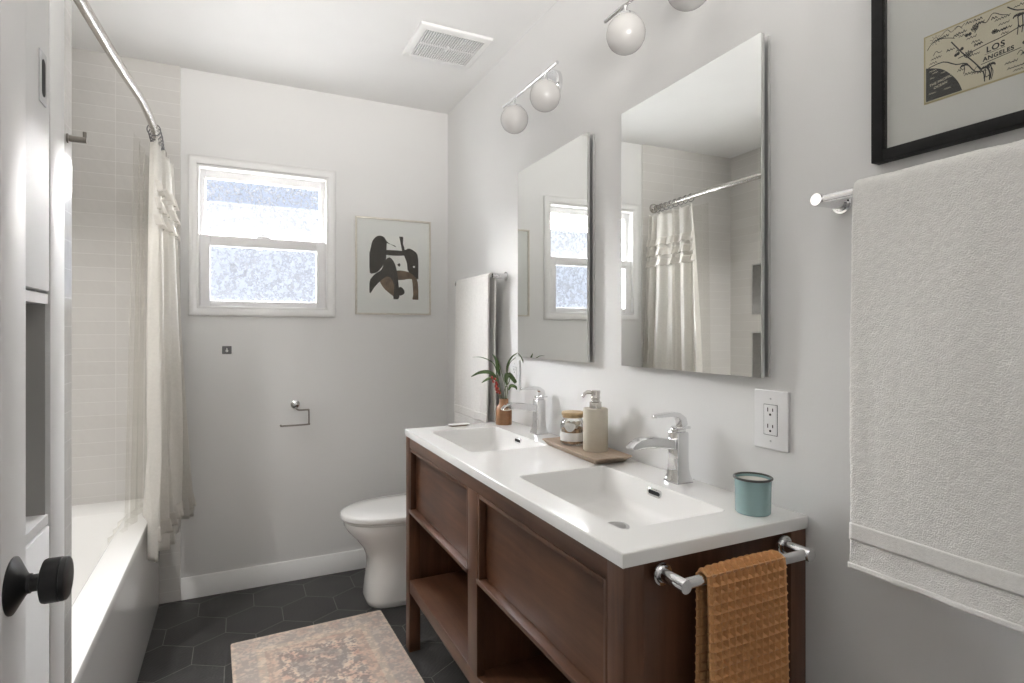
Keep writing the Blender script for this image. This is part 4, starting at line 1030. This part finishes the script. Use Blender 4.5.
def lettering(txt, name, place, size, m_, parent, bold=0.0, spacing=1.0, slant=0):
    cu = bpy.data.curves.new('t', 'FONT'); cu.body = txt; cu.size = size; cu.offset = bold; cu.space_character = spacing; cu.align_x = 'LEFT'
    to_ = bpy.data.objects.new('t', cu); col.objects.link(to_)
    dg = bpy.context.evaluated_depsgraph_get(); me = bpy.data.meshes.new_from_object(to_.evaluated_get(dg))
    bpy.data.objects.remove(to_); bmx = bmesh.new(); bmx.from_mesh(me); bpy.data.meshes.remove(me)
    mb = MB(); mp_ = {v: mb.bm.verts.new(place(v.co.x, v.co.y)) for v in bmx.verts}
    for f in bmx.faces: mb.face([mp_[v] for v in f.verts])
    bmx.free(); return mb.build(name, m_, parent, recalc=False)
sl = .06
lettering('LOS', 'lettering', lambda a, b_: MP(.80 + a, .425 + b_ + sl * a, .0002), .115, M['ink'], mapo, .003, 1.15)
lettering('ANGELES', 'lettering', lambda a, b_: MP(.76 + a, .315 + b_ + sl * a, .0002), .082, M['ink'], mapo, .003, 1.1)
lettering('THE PACIFIC', 'lettering', lambda a, b_: MP(.06 + a, .22 + b_ + .16 * a, .0003), .052, M['sandink'], mapo, .001, 1.05)
lettering('OCEAN', 'lettering', lambda a, b_: MP(.12 + a, .165 + b_ + .16 * a, .0003), .052, M['sandink'], mapo, .001, 1.05)

# abstract print on the back wall
ax0, az0, aw, ah = -.525, 1.367, .419, .528
pa = thing('framed_print', 'thin pale framed abstract print in dark brown shapes right of the window', 'framed picture', (ax0 + aw / 2, 0, az0))
m = MB(); t_ = .009
for (a0, a1, b0, b1) in ((0, t_, 0, ah), (aw - t_, aw, 0, ah), (t_, aw - t_, 0, t_), (t_, aw - t_, ah - t_, ah)): m.box(ax0 + a0, ax0 + a1, -.018, -.001, az0 + b0, az0 + b1, .001)
m.build('frame', M['silverframe'], pa)
MB().box(ax0 + t_, ax0 + aw - t_, -.007, -.002, az0 + t_, az0 + ah - t_).build('mat', M['matwhite'], pa)
pr0, prz, prw, prh = -.450, 1.453, .273, .348
pp = MB().box(pr0, pr0 + prw, -.0076, -.007, prz, prz + prh).build('print', M['artpaper'], pa)
MB().box(ax0 + t_ - .002, ax0 + aw - t_ + .002, -.0135, -.0125, az0 + t_ - .002, az0 + ah - t_ + .002).build('glazing', M['glass'], pa)
def AP_(a, b_, l): return Vector((pr0 + a * prw, -.0077 - l, prz + b_ * prh))
def blob(pts, l, n=40, smooth=True):
    mb = MB(); P = pts + [pts[0]]
    ring = [cat([(p[0], p[1], 0) for p in P], i / n) for i in range(n)] if smooth else [Vector((p[0], p[1], 0)) for p in pts]
    f = mb.face([mb.bm.verts.new(AP_(min(1, max(0, p.x)), min(1, max(0, p.y)), l)) for p in ring])
    bmesh.ops.triangulate(mb.bm, faces=mb.bm.faces); return mb
dk = [[(.0, .72), (.02, .76), (.06, .90), (.16, .985), (.28, .98), (.36, .90), (.52, .83), (.51, .85), (.40, .87), (.32, .88), (.30, .78), (.33, .62), (.20, .45), (.10, .40), (.0, .42)],
      [(.60, 1.0), (.68, 1.0), (.665, .92), (.70, .84), (.72, .79), (.80, .82), (.92, .78), (.99, .70), (1, .45), (.98, .34), (.88, .40), (.78, .46), (.76, .58), (.70, .70), (.66, .77), (.64, .85)],
      [(.26, .77), (.45, .775), (.68, .77), (.80, .72), (.68, .70), (.45, .69), (.27, .71)],
      [(.30, .60), (.40, .66), (.50, .58), (.56, .42), (.58, .28), (.60, .02), (.48, .0), (.50, .22), (.36, .36), (.12, .20), (.01, .08), (.0, .26), (.10, .38), (.24, .46)]]
bw = [[(.18, .32), (.30, .40), (.42, .52), (.50, .40), (.54, .20), (.55, .02), (.44, .07), (.30, .16), (.22, .25)],
      [(.52, .45), (.62, .46), (.80, .44), (1.0, .38), (.98, .33), (.80, .33), (.66, .31), (.54, .32)],
      [(.86, .34), (.97, .32), (1.0, .15), (1.0, .0), (.88, .0), (.90, .14)]]
for i, b_ in enumerate(bw): blob(b_, .0002 + i * .00006).build('brown_shape', M['artbrown'], pp, recalc=False)
for i, b_ in enumerate(dk): blob(b_, .0005 + i * .00006).build('dark_shape', M['artdark'], pp, recalc=False)
blob([(.56, .55), (.60, .575), (.625, .55), (.60, .52)], .0008, 16).build('dark_shape', M['artdark'], pp, recalc=False)
blob([(.56, .14), (.62, .20), (.70, .15), (.70, .09), (.60, .06)], .0008, 16).build('dark_shape', M['artdark'], pp, recalc=False)
blob([(.88, .53), (.905, .545), (.93, .53), (.905, .51)], .0011, 14).build('light_spot', M['artpaper'], pp, recalc=False)

# ------------------------------------------------------------------ paper holder, wall plate, ceiling vent, rug
tp = thing('paper_holder', 'empty chrome toilet paper holder on the back wall', 'paper holder', (-.826, 0, .9))
m = MB(); m.lathe((-.826, 0, .900), [(.022, -.0003), (.022, -.006), (.018, -.010), (.011, -.014), (.010, -.040), (.012, -.044), (.0, -.046)], 28, 'y'); m.build('wall_rose', M['chrome'], tp)
m = MB(); P = [(-.826, -.040, .885), (-.812, -.042, .8745), (-.770, -.042, .8740), (-.7645, -.042, .868), (-.7640, -.042, .806), (-.769, -.042, .7995), (-.885, -.042, .7985), (-.897, -.042, .800), (-.899, -.042, .806)]
m.tube([cat(P, i / 48) for i in range(49)], .0042, 12); m.tube([(-.826, -.038, .902), (-.826, -.041, .884)], .0045, 12); m.build('bent_rod', M['darknickel'], tp)
hp = thing('adhesive_hook', 'small square dark grey hook plate under the window', 'hook', (-1.141, 0, 1.183))
MB().box(-1.162, -1.120, -.005, -.0003, 1.164, 1.203, .003, 3).build('plate', M['gunmetal'], hp)
m = MB(); m.sphere((-1.141, -.006, 1.179), .0065, 14, 10, (1, .6, 1)); m.tube([(-1.141, -.006, 1.180), (-1.141, -.009, 1.193)], [.0035, .0022], 10); m.build('hook_nub', M['plastic'], hp)
vt = thing('ceiling_vent', 'white square exhaust fan grille on the ceiling', 'vent', (-.27, -.745, H))
vx0, vx1, vy0, vy1 = -.426, -.108, -.895, -.597
m = MB(); b0 = .032
m.loft([[Vector((x_, y_, H - d)) for x_, y_ in ((vx0 + i, vy0 + i), (vx1 - i, vy0 + i), (vx1 - i, vy1 - i), (vx0 + i, vy1 - i))] for i, d in ((0, .0005), (.002, .010), (.010, .015), (.030, .016), (.031, .010))], cap0=False, cap1=False, smooth=False)
m.build('cover', M['ceiling'], vt)
ix0, ix1, iy0, iy1 = vx0 + .031, vx1 - .031, vy0 + .031, vy1 - .031
MB().box(ix0 - .002, ix1 + .002, iy0 - .002, iy1 + .002, H - .0095, H - .0005).build('dark_throat', M['gunmetal'], vt)
ns = 24
sm_ = None
for i in range(ns):
    x_ = ix0 + (ix1 - ix0) * (i + .5) / ns
    if sm_ is None:
        sm_ = MB().box(x_ - .0028, x_ + .0028, iy0, iy1, H - .0155, H - .0094).build('slat', M['plastic'], vt); x0_ = x_
    else:
        s2 = sm_.copy(); col.objects.link(s2); s2.location.x = x_ - x0_
MB().box((ix0 + ix1) / 2 - .006, (ix0 + ix1) / 2 + .006, (iy0 + iy1) / 2 - .02, (iy0 + iy1) / 2 + .02, H - .0170, H - .0094, .001).box(ix0, ix1, (iy0 + iy1) / 2 - .003, (iy0 + iy1) / 2 + .003, H - .0150, H - .0094).build('clip', M['plastic'], vt)
rg = MB(); rx, ry = -.797, -1.046
def rug_ring(i, z): return [Vector((p.x, p.y, z)) for p in rrect(-.306 + i, .306 - i, -.505 + i, .505 - i, .012, 0, 4)]
rg.loft([rug_ring(.002, .0005), rug_ring(0, .003), rug_ring(0, .008), rug_ring(.004, .010)], smooth=False)
ro = rg.build('rug', M['rug']); ro.location = (rx, ry, 0); ro.rotation_euler = (0, 0, R(2.0))
tag(ro, 'faded pink and grey patterned rug on the charcoal floor before the vanity', 'rug')
